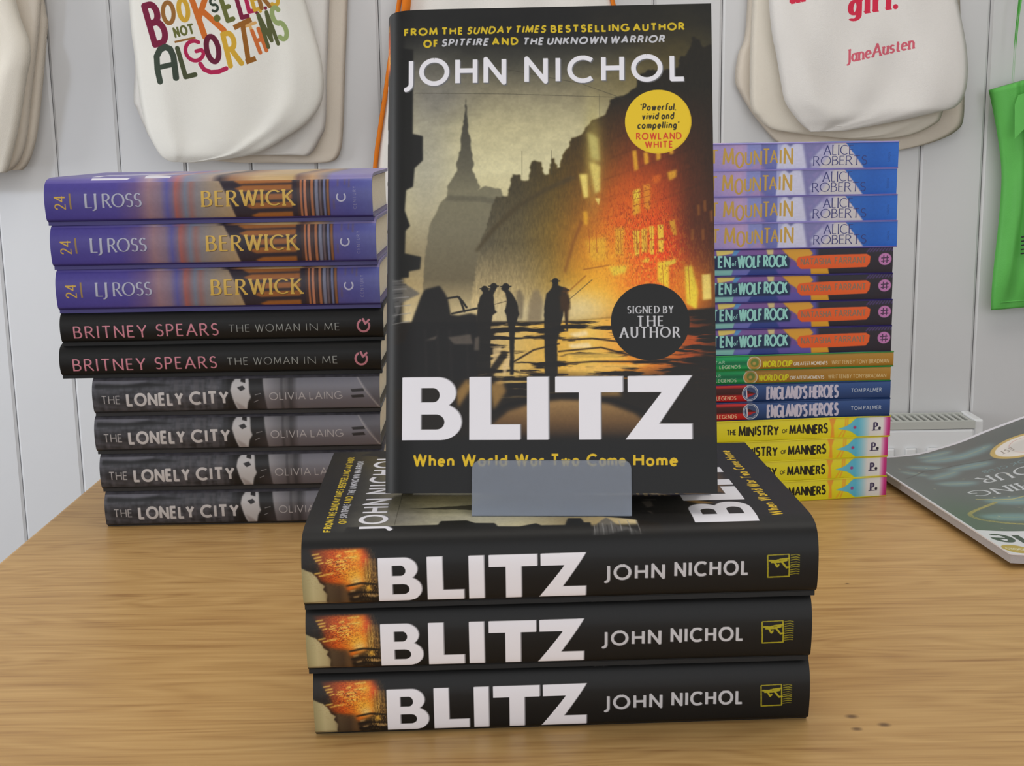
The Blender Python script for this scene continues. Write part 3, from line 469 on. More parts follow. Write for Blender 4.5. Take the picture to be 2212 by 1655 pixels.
def grey_spine():
    c = Canvas(210, 28.5, (60, 60, 65)); H, W = c.a.shape[:2]
    n = vnoise(H, W, 14, 60, 21) * .6 + vnoise(H, W, 30, 12, 22) * .4
    c.a *= (.42 + 1.35 * n)[..., None]
    c.poly([(-1, 0), (20, 1), (42, 2), (40, 5), (30, 7), (0, 6)], (116, 115, 124), .8, .8); c.poly([(2, 6), (22, 7), (40, 5.6), (60, 7.6), (30, 9), (2, 9)], (24, 24, 25), .8, .6)
    for x, wd in ((60, 3), (66, 2), (74, 4), (80, 2), (86, 5), (95, 3)): c.poly([(x, 2), (x + wd, 1), (x + wd, 27), (x, 28)], (30, 29, 31) if int(x) % 2 else (84, 82, 86), .55, .5)
    for k in range(7): c.segs([[(8, 21 + k * 1.2), (70, 20.6 + k * 1.2)]], .2, .2, (82, 78, 80), .45, True, .2)
    c.poly([(98, -1), (124, -1), (128, 30), (98, 30)], (28, 27, 28), .9, .8)
    c.poly([(124, -1), (212, -1), (212, 30), (127.6, 30), (125.6, 14)], c.ramp([(124, (150, 148, 152)), (132, (122, 120, 126)), (140, (96, 94, 98)), (146, (70, 68, 72)), (150, (118, 117, 126)), (210, (126, 125, 136))]), 1, .4)
    c.poly([(120, 18), (212, 18), (212, 30), (120, 30)], (84, 76, 80), .5, 3)
    for x in (137.5, 143.4): c.poly([(x, -1), (x + 1.4, -1), (x + 2.4, 30), (x, 30)], (56, 54, 58), .6, .5)
    c.segs([[(190.7, -1), (200, 14), (211, 28.5)]], .5, .5, (164, 160, 160), .8, True, .3); c.poly([(191, -1), (212, -1), (212, 28)], (84, 82, 88), .6, .4)
    for y in (12.6, 17): c.poly([(189, y), (198, y - .6), (199, y + 1.6), (190, y + 2)], (40, 38, 40), .9, .2)
    # white-haired head with sunglasses
    c.poly([(101, 12), (102, 7), (105, 3), (109, -1), (113, -1), (114.6, 6), (115, 14), (116, 17), (113.6, 21), (112, 28), (106, 28), (103, 20)], (190, 188, 190), 1, .4)
    c.poly([(104, 20), (110, 24), (113, 28.5), (107, 28.5)], (150, 142, 142), .8, .6)
    c.poly([(108.6, 2), (111.8, 4), (112, 7), (108.4, 6)], (40, 38, 40), 1, .2); c.poly([(106, 10), (110, 8.6), (112, 11), (108.6, 12.6)], (36, 34, 36), 1, .2); c.segs([[(118, 21), (121, 19.6)], [(119, 15.6), (123, 14.6)]], .3, .3, (150, 148, 150), .8, True)
    T1 = (196, 192, 192)
    c.text('THE', 6.4, 20.2, 20.5, 5.8, (170, 166, 166), .13, gap=.14); c.text('LONELY', 24.6, 66.4, 21.8, 8.2, T1, .24, gap=.1, shadow=(110, 106, 108), sh=(.3, .2)); c.text('CITY', 70.6, 99.6, 21.4, 8.3, T1, .24, gap=.1, shadow=(110, 106, 108), sh=(.3, .2))
    c.text('OLIVIA LAING', 129.2, 182.4, 19.4, 5.2, (176, 172, 174), .12, gap=.16)
    return c

def mountain_spine():
    c = Canvas(178, 19.5, (164, 148, 206))
    c.a[:] = c.ramp([(0, (164, 148, 206)), (44, (166, 150, 206)), (60, (188, 160, 206)), (64, (176, 156, 208)), (66, (138, 146, 210)), (75, (140, 146, 206)), (76, (108, 112, 176)), (87, (112, 120, 186)), (88, (170, 174, 222)), (108, (200, 204, 232))])
    c.poly([(66, 20), (62, 20), (74, 14), (80, 20)], (196, 150, 190), .6, 1)
    c.poly([(87, 20), (90, 3), (92, .6), (96, -1), (98, 2), (102, 0), (106, 2), (110, 20)], (208, 210, 236), 1, .5); c.poly([(93, -1), (101, -1), (97, 3)], (96, 100, 160), .8, .5)
    c.poly([(106, -1), (126, -1), (112, 14), (119, 20), (110, 20)], (118, 116, 172), .9, .8); c.poly([(112, 20), (116, 10), (124, 3), (130, -1), (139, -1), (154, 20)], (176, 174, 210), 1, .8)
    c.poly([(118, 20), (126, 10), (131, -1), (138, -1), (154, 20)], (206, 202, 204), .95, .7)
    for p in ([(114, 4), (120, 1), (117, 7)], [(120, 2), (128, 0), (122, 6)], [(110, 8), (114, 6), (113, 12)]): c.poly(p, (140, 132, 186), .7, .5)
    c.poly([(137.4, -1), (180, -1), (180, 21), (153.4, 21)], c.ramp([(138, (44, 104, 190)), (160, (34, 94, 186)), (178, (40, 104, 200))]), 1, .2); c.segs([[(137.2, -.5), (152.8, 20)]], .6, .5, (220, 196, 204), .7, True, .3)
    c.noise(.06, 1.5, 1.5, 5)
    G = (200, 162, 76)
    for t, x0, x1, y, h in (('T', 37, 43.6, 14, 9.6), ('M', 46.8, 55.2, 14.6, 11), ('O', 56.2, 62.6, 17.0, 10.6), ('U', 63.4, 68.6, 15, 8.8), ('N', 69.8, 76, 15, 9.6), ('T', 76.6, 82, 14.8, 10.6), ('A', 82, 88, 14.2, 8.8), ('I', 89.4, 90.6, 14.6, 9.6), ('N', 92.4, 99.2, 14.8, 11)): c.text(t, x0, x1, y, h, G, .15, .7, jit=.04)
    NV = (54, 56, 116)
    c.text('ALICE', 122, 144.6, 9, 6.8, NV, .11, .6, serif=.14, gap=.12); c.text('ROBERTS', 114.4, 154.8, 16.6, 6.4, NV, .11, .6, serif=.14, gap=.1)
    c.text('SIMON', 172, None, 15, 1.6, (34, 74, 150), .14, rot=90, gap=.2)
    return c

def wolf_spine():
    c = Canvas(178, 20, (70, 60, 140))
    c.a[:] = c.ramp([(0, (110, 90, 160)), (60, (124, 92, 168)), (90, (126, 84, 150)), (118, (84, 78, 160)), (122, (38, 34, 46)), (178, (40, 34, 44))])
    c.poly([(43, -1), (58, -1), (56, 3), (44, 5)], (226, 206, 112), 1, .3); c.poly([(58, -1), (63, -1), (58, 5), (55, 5)], (90, 150, 210), 1, .3); c.poly([(81, -1), (87, -1), (86.6, 5), (82.6, 5)], (216, 196, 140), 1, .4)
    c.poly([(38, 13), (57, 13), (55, 21), (38, 21)], (136, 196, 190), 1, .3); c.poly([(57, 14), (72, 14), (68, 21), (55, 21)], (112, 116, 190), 1, .4); c.poly([(70, 15), (90, 14), (94, 21), (66, 21)], (52, 70, 142), 1, .4); c.poly([(88, 14), (118, 12), (118, 21), (92, 21)], (96, 86, 168), 1, .5)
    c.poly([(92, -1), (113, -1), (117, 4), (112, 9), (106, 12), (103, 9), (98, 6)], (216, 158, 50), 1, .4); c.poly([(115, 13), (128, 13), (130, 21), (116, 21)], (218, 158, 46), 1, .3)
    for k in range(9): c.segs([[(158 + k * 2.4, 3.6 - k * .1), (161 + k * 2.2, .6)]], .4, .4, (96, 66, 150), .8, True, .3)
    c.poly([(38, 5), (97, 4.4), (99.6, 9), (99, 15), (38, 15.4)], (26, 46, 82), 1, .5)
    MT = (150, 214, 208)
    c.text('EN', 44.8, 54.6, 13.2, 7.8, MT, .2, gap=.08); c.text('of', 55.4, 58.6, 12.4, 3.6, MT, .16, gap=.1); c.text('WOLF', 59.8, 77.6, 13.4, 8, MT, .2, gap=.06); c.text('ROCK', 79.4, 97.2, 13.2, 8, MT, .2, gap=.06); c.text('T', 39, 43.6, 13.2, 7.8, MT, .2)
    c.poly([(104.5, 9), (106, 6.6), (112, 5.8), (130, 5.2), (158, 5), (161, 7), (160.4, 12), (158, 15), (134, 15.6), (108, 15.6), (105, 13)], (226, 94, 38), 1, .2)
    c.text('NATASHA', 107.7, 131, 12.2, 4.4, (140, 112, 92), .17, gap=.1); c.text('FARRANT', 133.6, 157.6, 12, 4.6, (140, 112, 92), .17, gap=.1)
    c.disc(172, 9.2, 5, (188, 120, 176), 1, .2, 4.6)
    c.segs([[(171, 6.4), (170.8, 12)], [(173.6, 6.6), (173.4, 12.2)], [(169, 8.4), (175, 8)], [(169, 10.8), (175, 10.4)]], .4, .4, (60, 40, 66), .9)
    return c

def gold_spine():
    c = Canvas(178, 11.5, (168, 122, 42))
    c.a[:] = c.ramp([(0, (178, 134, 50)), (6, (166, 120, 40)), (11.5, (156, 110, 36))], 'y')
    c.poly([(-1, -1), (65, -1), (65, 13), (-1, 13)], c.ramp([(0, (20, 176, 108)), (3, (14, 168, 96)), (5.5, (10, 112, 72)), (7, (12, 124, 78)), (9, (40, 160, 86)), (11.5, (20, 120, 64))], 'y'), 1, .2)
    c.text('STAR', 36, 46.4, 6.0, 2.2, (170, 210, 180), .16); c.text('LEGENDS', 42, 58.4, 9.9, 2.5, (196, 206, 180), .2, gap=.1)
    c.disc(69, 6.4, 5.6, (206, 196, 172)); c.disc(69, 6.4, 4.8, (186, 146, 70)); c.disc(69.4, 5.8, 3.2, (104, 130, 58), 1, .3); c.disc(69, 6.4, 1.4, (190, 156, 80), 1, .3)
    c.text('WORLD CUP', 75.4, 98.4, 9.2, 4.3, (212, 206, 30), .22, slant=.1, gap=.06); c.text('GREATEST MOMENTS', 99.6, 126.2, 8.8, 2.5, (214, 208, 200), .2, gap=.06); c.text('WRITTEN BY TONY BRADMAN', 129.4, 174.6, 8.8, 2.9, (202, 178, 130), .16, gap=.1)
    return c

def blue_spine():
    c = Canvas(178, 14, (44, 72, 128))
    c.a[:] = c.ramp([(0, (50, 84, 144)), (6, (40, 70, 124)), (14, (32, 54, 96))], 'y')
    c.poly([(-1, -1), (66, -1), (66, 15), (-1, 15)], c.ramp([(0, (222, 50, 50)), (2, (206, 36, 36)), (3.6, (70, 20, 20)), (7.4, (58, 18, 18)), (9, (190, 28, 26)), (14, (178, 24, 24))], 'y'), 1, .2)
    c.text('LEGENDS', 42, 57.6, 12, 2.8, (226, 190, 150), .2, gap=.1)
    c.poly([(65.6, -1), (69.6, -1), (70.4, 15), (66, 15)], (190, 190, 200)); c.disc(68.2, 7, 6.3, (196, 198, 210)); c.disc(68.2, 7, 5.6, (52, 70, 110)); c.ring(68.2, 7, 4.9, .5, (170, 176, 190))
    c.poly([(65.4, 4.6), (72.4, 7.6), (66, 10.6)], (176, 32, 36)); c.poly([(66, 4.8), (72.2, 7.4), (66.4, 7.4)], (60, 14, 18)); c.segs([[(65.2, 3.8), (65.8, 11)]], .5, .5, (200, 200, 210))
    c.text("ENGLAND'S", 81.2, 112.6, 11.9, 9, (196, 190, 208), .2, gap=.1); c.text('HEROES', 114.6, 137, 11.8, 9, (196, 190, 208), .2, gap=.1)
    c.text('TOM PALMER', 147, 171.2, 8.4, 2.8, (196, 200, 206), .14, gap=.14)
    return c

def yellow_spine():
    c = Canvas(178, 16, (222, 212, 40))
    c.a[:] = c.ramp([(0, (228, 218, 48)), (16, (218, 206, 34))], 'y')
    O = (232, 148, 50)
    c.poly([(128.4, -1), (135, -1), (132.6, 6), (133.6, 17), (130.4, 17), (131, 7)], O, .9, .3); c.segs([[(142.4, -1), (142, 7), (136.6, 16)], [(144, -1), (143.6, 6), (140, 16)]], .5, .4, O, .8, True, .3)
    cy = c.ramp([(136, (110, 190, 210)), (152, (90, 180, 208)), (156, (130, 194, 212)), (162, (216, 214, 212)), (172, (224, 222, 218)), (174.4, (214, 130, 176)), (176, (196, 56, 128)), (178, (180, 44, 112))])
    c.poly([(136, 8.9), (142, 7.2), (146, 5), (149, 2), (154, -1), (180, -1), (180, 17), (154, 17), (149, 13), (146, 11), (142, 10)], cy, 1, .2)
    c.disc(149.6, 8.1, 1.3, (140, 80, 150), 1, .2); c.disc(149.6, 8.1, .6, (180, 60, 90))
    K = (34, 30, 18)
    c.text('THE', 48.2, 55.6, 10.4, 3.9, K, .18, gap=.1, jit=.04); c.text('MINISTRY', 57.6, 89.2, 11.3, 6.6, K, .2, gap=.08, jit=.07); c.text('OF', 91.8, 96, 10.4, 2.7, K, .18, gap=.1); c.text('MANNERS', 97.6, 128, 11.3, 6.6, K, .2, gap=.08, jit=.07)
    c.text('P', 164.4, 168, 10.6, 5.6, (70, 60, 90), .26, .6, serif=.3); c.disc(169.4, 9.4, 1.1, (40, 36, 50)); c.segs([[(163.2, 11), (170.4, 10.8)]], .35, .3, (60, 54, 80))
    return c

def carried_over(spine, w, depth=1.0):
    """front cover whose picture runs on from the top edge of the spine"""
    c = Canvas(w, spine.w, (0, 0, 0), 2.); idx = np.clip((c.Y[:, 0] * spine.k).astype(int), 0, spine.a.shape[1] - 1)
    c.a[:] = spine.a[:3].mean(0)[idx][:, None, :]; c.noise(.12, 6, 4, 8); return c

def plain(w, h, col, nz=.08):
    c = Canvas(w, h, col, 2.); c.noise(nz, 3, 3, 7); return c

# ------------------------------------------------------------------ books
paper = mat('paper_edges', (226, 218, 198), .8, .2, bump=.3, bscale=900, var=.05, vscale=300)
band = mat('headband_thread', (206, 196, 170), .7, .2, bump=.3, bscale=2000)

def spline(pts, n=5):
    P = [pts[0]] + pts + [pts[-1]]; out = []
    for i in range(1, len(P) - 2):
        for k in range(n):
            t = k / n; a, b, c, d = P[i - 1:i + 3]
            out.append(tuple(.5 * (2 * b[q] + (c[q] - a[q]) * t + (2 * a[q] - 5 * b[q] + 4 * c[q] - d[q]) * t * t + (3 * b[q] - a[q] - 3 * c[q] + d[q]) * t ** 3) for q in range(len(a))))
    return out + [tuple(pts[-1])]

def hard_profile(W, T, lift=0):
    t = T
    return spline([(W, 0), (.10 * W, 0), (10, .0), (5, .3), (2.0, 1.5), (.5, 4), (-.7, t * .36), (-.75, t * .55), (-.2, t * .66), (.9, t * .76), (2.7, t * .855), (5.8, t * .93), (11.5, t * .98), (24, t), (.5 * W, t + lift * .4), (W, t + lift)], 4)
def soft_profile(W, T, lift=0):
    return spline([(W, 0), (.5 * W, 0), (4, 0), (.9, .25), (.1, 1.2), (-.15, T * .5), (.1, T - 1.2), (.9, T - .25), (4, T), (.5 * W, T), (W, T)], 3)

def cover_mesh(L, W, T, prof, th):
    """wrap-round cover in mm: X along the spine, Y from spine to fore edge, Z up; slots 0 spine print, 1 front print, 2 plain"""
    n = len(prof); b = MB(); inn = []
    for i in range(n):
        (xa, za), (xb, zb) = prof[max(i - 1, 0)], prof[min(i + 1, n - 1)]
        dx, dz = xb - xa, zb - za; l = math.hypot(dx, dz) or 1
        inn.append((prof[i][0] + dz / l * th, prof[i][1] - dx / l * th))
    # profile runs bottom fore edge -> spine -> top fore edge, so the inside lies on its right
    k = .001
    def kind(i):
        (xa, za), (xb, zb) = prof[i], prof[i + 1]
        if abs(zb - za) > abs(xb - xa) and xa < 8: return 0
        return 1 if (za + zb) / 2 > T / 2 else 2
    def uv(q, kd, X):
        return (X / L, q[1] / T) if kd == 0 else ((q[0] / W, 1 - X / L) if kd == 1 else (.5, .5))
    c0 = .5
    for i in range(n - 1):
        kd = kind(i); p, q = prof[i], prof[i + 1]
        b.quad([(0, p[0] * k, p[1] * k), (L * k, p[0] * k, p[1] * k), (L * k, q[0] * k, q[1] * k), (0, q[0] * k, q[1] * k)], kd, [uv(p, kd, 0), uv(p, kd, L), uv(q, kd, L), uv(q, kd, 0)], True)
        a, d = inn[i], inn[i + 1]
        b.quad([(0, d[0] * k, d[1] * k), (L * k, d[0] * k, d[1] * k), (L * k, a[0] * k, a[1] * k), (0, a[0] * k, a[1] * k)], 2, None, True)
        for X in (0, L):
            r = [(X * k, p[0] * k, p[1] * k), (X * k, q[0] * k, q[1] * k), (X * k, d[0] * k, d[1] * k), (X * k, a[0] * k, a[1] * k)]
            b.quad(r, 2)
    for i in (0, n - 1):
        p, a = prof[i], inn[i]
        b.quad([(0, p[0] * k, p[1] * k), (L * k, p[0] * k, p[1] * k), (L * k, a[0] * k, a[1] * k), (0, a[0] * k, a[1] * k)], 2)
    return b

def set_sharp(me, ang=40):
    bm = bmesh.new(); bm.from_mesh(me)
    for e in bm.edges: e.smooth = not (len(e.link_faces) != 2 or e.calc_face_angle(0) > R(ang))
    bm.to_mesh(me); bm.free()

def make_book(name, M, L, W, T, hard, mats, label, group, lift=0):
    root = empty(name, M, label, 'book', group)
    th = 2.2 if hard else .5
    pr = (hard_profile if hard else soft_profile)(W, T, lift)
    me = cover_mesh(L, W, T, pr, th).mesh('dust_jacket' if hard else 'cover', mats, weld=1e-6); set_sharp(me)
    o = bpy.data.objects.new('dust_jacket' if hard else 'cover', me); COL.objects.link(o); o.parent = root
    k = .001; i = 3.0 if hard else .4; b = MB(); z0, z1 = th + .15, T - th - (1.1 if hard else .15)
    y0 = 12 if hard else 1.5; y1 = W - (3.5 if hard else .6)
    nn = 10; zs = [z0 + (z1 - z0) * q / nn for q in range(nn + 1)]
    cv = 3.0 if hard else .2
    fe = [(y1 - cv * (1 - (2 * q / nn - 1) ** 2) + (lift * 0), zs[q]) for q in range(nn + 1)]
    ring = [(y0, z0)] + fe + [(y0, z1)]
    for q in range(len(ring)):
        a, c = ring[q], ring[(q + 1) % len(ring)]
        b.quad([(i * k, a[0] * k, a[1] * k), ((L - i) * k, a[0] * k, a[1] * k), ((L - i) * k, c[0] * k, c[1] * k), (i * k, c[0] * k, c[1] * k)], 0)
    for X in (i, L - i):
        for q in range(nn):
            b.quad([(X * k, y0 * k, zs[q] * k), (X * k, fe[q][0] * k, zs[q] * k), (X * k, fe[q + 1][0] * k, zs[q + 1] * k), (X * k, y0 * k, zs[q + 1] * k)], 0)
    b.build('page_block', paper, root, weld=1e-6)
    if hard:
        for X in (i - .8, L - i - .7):
            b = MB(); b.box(X * k, (X + 1.5) * k, 9.6 * k, 11.8 * k, (z0 + .4) * k, (z1 - .9) * k)
            b.build('headband', band, root, weld=1e-6)
    return root

def copy_book(src, M, label):
    c = src.copy(); COL.objects.link(c); c.matrix_world = M; c['label'] = label
    for ch in src.children:
        d = ch.copy(); COL.objects.link(d); d.parent = c; d.matrix_parent_inverse = ch.matrix_parent_inverse.copy()
    return c

def lying(x, y, z, yaw):
    return Matrix.Translation((x, y, z)) @ Matrix.Rotation(yaw, 4, 'Z')

def mats3(nm, spine, front, plaincol, rough=.42, spec=.3):
    return [printed(nm + '_spine_print', spine, rough, spec), printed(nm + '_front_print', front, rough, spec), mat(nm + '_back', plaincol, rough, spec)]

# ------------------------------------------------------------------ the setting
def planks_mat(name, col, rough):
    return mat(name, col, rough, .35, bump=.08, bscale=60, var=.02, vscale=3)
wall_paint = planks_mat('white_gloss_paint', (212, 212, 213), .32)
plaster = mat('white_plaster', (226, 224, 220), .85, .2, bump=.15, bscale=80, var=.02)
boards = mat('grey_floorboards', (120, 104, 88), .5, .4, bump=.2, bscale=30, var=.15, vscale=8)

def struct(b, name, m, **k):
    o = b.build(name, m, **k); o['kind'] = 'structure'; return o

FX, FZ, CZ, WY = 2.7, -.75, 1.85, 2.0
gx = [-1.085, -.985, -.885, -.785, -.688, -.592, -.492, -.392, -.292, -.191, -.088, .015, .118, .221, .3235, .424, .524, .629, .7246, .825, .925, 1.025, 1.125]
while gx[0] > -FX + .15: gx.insert(0, gx[0] - .1)
while gx[-1] < FX - .15: gx.append(gx[-1] + .1)
b = MB(); edges = [-FX] + gx + [FX]
for i in range(len(edges) - 1):
    x0, x1 = edges[i], edges[i + 1]; h, d = .0016, .003
    prof = [(x0 + h * .35, WY + .012), (x0 + h * .35, WY + d), (x0 + h * 2.6, WY), (x1 - h * 2.6, WY), (x1 - h * .35, WY + d), (x1 - h * .35, WY + .012)]
    for q in range(5):
        (xa, ya), (xb, yb) = prof[q], prof[q + 1]
        b.quad([(xa, ya, FZ), (xb, yb, FZ), (xb, yb, CZ), (xa, ya, CZ)])
    b.quad([(x1 - h * .35, WY + .012, FZ), (x1 + h * .35, WY + .012, FZ), (x1 + h * .35, WY + .012, CZ), (x1 - h * .35, WY + .012, CZ)])
b.quad([(-FX, WY + .05, FZ), (FX, WY + .05, FZ), (FX, WY + .05, CZ), (-FX, WY + .05, CZ)])
struct(b, 'wall_back', wall_paint, weld=0)
b = MB(); b.box(-FX - .05, FX + .05, -1.6, WY + .05, FZ - .05, FZ); struct(b, 'floor', boards)
b = MB(); b.box(-FX - .05, FX + .05, -1.6, WY + .05, CZ, CZ + .05); struct(b, 'ceiling', plaster)
b = MB(); b.box(FX, FX + .06, -1.6, WY, FZ, CZ); struct(b, 'wall_right', plaster)
b = MB()
for q in ((-1.6, .2, FZ, CZ), (1.7, WY, FZ, CZ), (.2, 1.7, FZ, -.1), (.2, 1.7, 1.2, CZ)): b.box(-FX - .06, -FX, q[0], q[1], q[2], q[3])
struct(b, 'wall_left', plaster)
b = MB(); b.box(-FX, FX, WY - .018, WY, FZ, FZ + .12); struct(b, 'baseboard_back', wall_paint, bevel=.004)

# ------------------------------------------------------------------ table
def oak():
    m = bpy.data.materials.new('oak_veneer'); m.use_nodes = True; N = m.node_tree.nodes; L = m.node_tree.links; p = N['Principled BSDF']
    def nd(t, **k):
        n = N.new('ShaderNode' + t)
        for a, v in k.items(): setattr(n, a, v)
        return n
    def mth(op, a, b=None):
        n = nd('Math', operation=op)
        for i, v in enumerate((a, b)):
            if v is None: continue
            if isinstance(v, (int, float)): n.inputs[i].default_value = v
            else: L.new(v, n.inputs[i])
        return n.outputs[0]
    tc = nd('TexCoord'); sp = nd('SeparateXYZ'); L.new(tc.outputs['Object'], sp.inputs[0])
    X, Y = sp.outputs[0], sp.outputs[1]
    strip = mth('FLOOR', mth('MULTIPLY', mth('ADD', Y, .036), 1 / .082)); wn = nd('TexWhiteNoise', noise_dimensions='1D'); L.new(strip, wn.inputs['W'])
    def noise(sx, sy, det, off=0, dist=0, rough=.55):
        cb = nd('CombineXYZ'); L.new(mth('ADD', mth('MULTIPLY', X, sx), mth('MULTIPLY', wn.outputs['Value'], 37.0)), cb.inputs[0]); L.new(mth('MULTIPLY', Y, sy), cb.inputs[1]); L.new(mth('ADD', strip, off), cb.inputs[2])
        n = nd('TexNoise'); n.inputs['Scale'].default_value = 1; n.inputs['Detail'].default_value = det; n.inputs['Distortion'].default_value = dist; n.inputs['Roughness'].default_value = rough
        L.new(cb.outputs[0], n.inputs['Vector']); return n.outputs['Fac']
    big = noise(3.2, 20, 2, 0, .35)
    rings = mth('SINE', mth('MULTIPLY', big, 95.0))
    fib = noise(14, 520, 4, 5); med = noise(6, 130, 3, 9)
    v = mth('ADD', mth('MULTIPLY', mth('MULTIPLY', rings, .085), mth('ADD', med, .1)), mth('ADD', mth('MULTIPLY', fib, .42), mth('MULTIPLY', med, .46)))
    v = mth('ADD', v, mth('MULTIPLY', mth('SUBTRACT', wn.outputs['Value'], .5), .07))
    r = nd('ValToRGB'); L.new(v, r.inputs['Fac']); e = r.color_ramp.elements
    e[0].position = .26; e[0].color = lin((156, 115, 67)) + (1,); e[1].position = .60; e[1].color = lin((203, 164, 106)) + (1,)
    q = e.new(.40); q.color = lin((186, 146, 90)) + (1,)
    col = r.outputs['Color']
    # small dark knots
    for kx, ky, rad in ((.164, .5918, .0040), (.1772, .5822, .0040), (.1629, .5782, .0034), (.2106, .7812, .0018)):
        d = mth('SQRT', mth('ADD', mth('POWER', mth('SUBTRACT', X, kx), 2.0), mth('POWER', mth('MULTIPLY', mth('SUBTRACT', Y, ky), 1.3), 2.0)))
        f = nd('MapRange'); f.inputs['From Min'].default_value = rad * .3; f.inputs['From Max'].default_value = rad; f.inputs['To Min'].default_value = .75; f.inputs['To Max'].default_value = 0; L.new(d, f.inputs['Value'])
        mx = nd('MixRGB'); L.new(f.outputs[0], mx.inputs[0]); L.new(col, mx.inputs[1]); mx.inputs[2].default_value = lin((74, 46, 26)) + (1,); col = mx.outputs[0]
    L.new(col, p.inputs['Base Color']); p.inputs['Roughness'].default_value = .42; p.inputs['Specular IOR Level'].default_value = .4
    bp = nd('Bump'); bp.inputs['Strength'].default_value = .12; bp.inputs['Distance'].default_value = .0006; L.new(fib, bp.inputs['Height']); L.new(bp.outputs['Normal'], p.inputs['Normal'])
    return m
OAK = oak()
tx0, tx1, ty0, ty1 = -.3545, .98, .2, 1.092
table = empty('display_table', Matrix.Identity(4), 'light oak display table carrying the piles of books', 'table')
b = MB(); b.box(tx0, tx1, ty0, ty1, -.032, 0); b.build('tabletop', OAK, table, bevel=.0025)
b = MB()
for a in ((tx0 + .09, tx1 - .09, ty0 + .05, ty0 + .07), (tx0 + .09, tx1 - .09, ty1 - .07, ty1 - .05), (tx0 + .05, tx0 + .07, ty0 + .09, ty1 - .09), (tx1 - .07, tx1 - .05, ty0 + .09, ty1 - .09)): b.box(*a, -.11, -.0321)
b.build('apron', OAK, table)
for x in (tx0 + .065, tx1 - .065):
    for y in (ty0 + .065, ty1 - .065):
        b = MB(); b.box(x - .03, x + .03, y - .03, y + .03, FZ, -.0321); b.build('leg', OAK, table, bevel=.003)

# ------------------------------------------------------------------ front stack and the displayed copy
LB, WB, TB = 239, 160.5, 34.6
fire_mats = mats3('black_jacket', burning_spine(), burning_front(), (15, 15, 15), .5, .3)
t = TB / 1000
fy = .0010
fb = make_book('hardback_book', lying(-.0972, .578, .0002, .036), LB, WB, TB, True, fire_mats, 'black hardback with big white title, lowest of the front stack', 'black hardbacks with a fire scene')
copy_book(fb, lying(-.0986, .5738, t + .0004, .028), 'black hardback sandwiched between two identical copies in the front stack')
copy_book(fb, lying(-.0978, .5664, 2 * t + .0006, .035), 'black hardback topping the front stack, under the frosted stand')
ztop = 3 * t + .0006
# stand: yaw and lean of the displayed book
YAW, LEAN = -.058, .2686
d = Vector((math.cos(YAW), math.sin(YAW), 0)); nrm = Vector((-math.sin(YAW), math.cos(YAW), 0))
up = nrm * math.sin(LEAN) + Vector((0, 0, math.cos(LEAN))); back = nrm * math.cos(LEAN) - Vector((0, 0, math.sin(LEAN)))
p0 = Vector((-.0634, .6021, .1142))                       # lower left corner of the front board, on the cover face
Ms = Matrix.Identity(4)
top = p0 + up * (LB / 1000)
for i, ax in enumerate((-up, d, -back)):
    for j in range(3): Ms[j][i] = ax[j]
org = top + back * t
for j in range(3): Ms[j][3] = org[j]
copy_book(fb, Ms, 'black hardback standing upright with a burning street on its cover')
frost = bpy.data.materials.new('frosted_plastic'); frost.use_nodes = True
N = frost.node_tree.nodes; Lk = frost.node_tree.links; P = N['Principled BSDF']
P.inputs['Base Color'].default_value = lin((208, 215, 228)) + (1,); P.inputs['Roughness'].default_value = .45; P.inputs['Transmission Weight'].default_value = .0
tl = N.new('ShaderNodeBsdfTranslucent'); tl.inputs['Color'].default_value = lin((190, 200, 216)) + (1,)
rf = N.new('ShaderNodeBsdfRefraction'); rf.inputs['Color'].default_value = lin((236, 240, 246)) + (1,); rf.inputs['Roughness'].default_value = .13; rf.inputs['IOR'].default_value = 1.2
m1 = N.new('ShaderNodeMixShader'); m1.inputs[0].default_value = .3; Lk.new(P.outputs[0], m1.inputs[1]); Lk.new(tl.outputs[0], m1.inputs[2])
m2 = N.new('ShaderNodeMixShader'); m2.inputs[0].default_value = .69; Lk.new(m1.outputs[0], m2.inputs[1]); Lk.new(rf.outputs[0], m2.inputs[2])
Lk.new(m2.outputs[0], N['Material Output'].inputs['Surface'])
stand = empty('book_stand', Matrix.Identity(4), 'frosted plastic book stand on top of the front stack', 'book stand')
def plate(poly, depth, name):
    """poly: world-space outline; depth: extrusion vector"""
    b = MB(); dv = Vector(depth); q = [Vector(v) for v in poly]
    b.quad(q); b.quad([v + dv for v in q[::-1]])
    for i in range(len(q)): a, c = q[i], q[(i + 1) % len(q)]; b.quad([a, a + dv, c + dv, c])
    return b.build(name, frost, stand, bevel=.0004)
lip0 = Vector((-.0203, .5935, ztop + .0002)); wlip, hlip, rc = .0762, .0265, .004
out = [(0, 0), (wlip, 0)] + [(wlip - rc + rc * math.cos(R(a)), hlip - rc + rc * math.sin(R(a))) for a in range(0, 91, 18)] + [(rc - rc * math.cos(R(a)), hlip - rc + rc * math.sin(R(a))) for a in range(90, -1, -18)]
up2 = (nrm * math.sin(.325) + Vector((0, 0, math.cos(.325))))
plate([lip0 + d * a + up2 * c for a, c in out], nrm * .0016, 'lip')
bq = [lip0 + nrm * .0020, lip0 + d * wlip + nrm * .0020, lip0 + d * wlip + nrm * .026, lip0 + nrm * .026]
plate(bq, (0, 0, .0010), 'base')
bb = p0 + back * (t + .0012) + d * .041 + up * .004
plate([bb, bb + d * wlip, bb + d * wlip + up * .13, bb + up * .13], back * .0018, 'back_rest')
sb = bb + up * .1285 + back * .0019
ft = Vector((sb.x, sb.y, ztop + .0012)) + nrm * .045
plate([sb, sb + d * wlip, ft + d * wlip, ft], (nrm * .0018), 'strut')

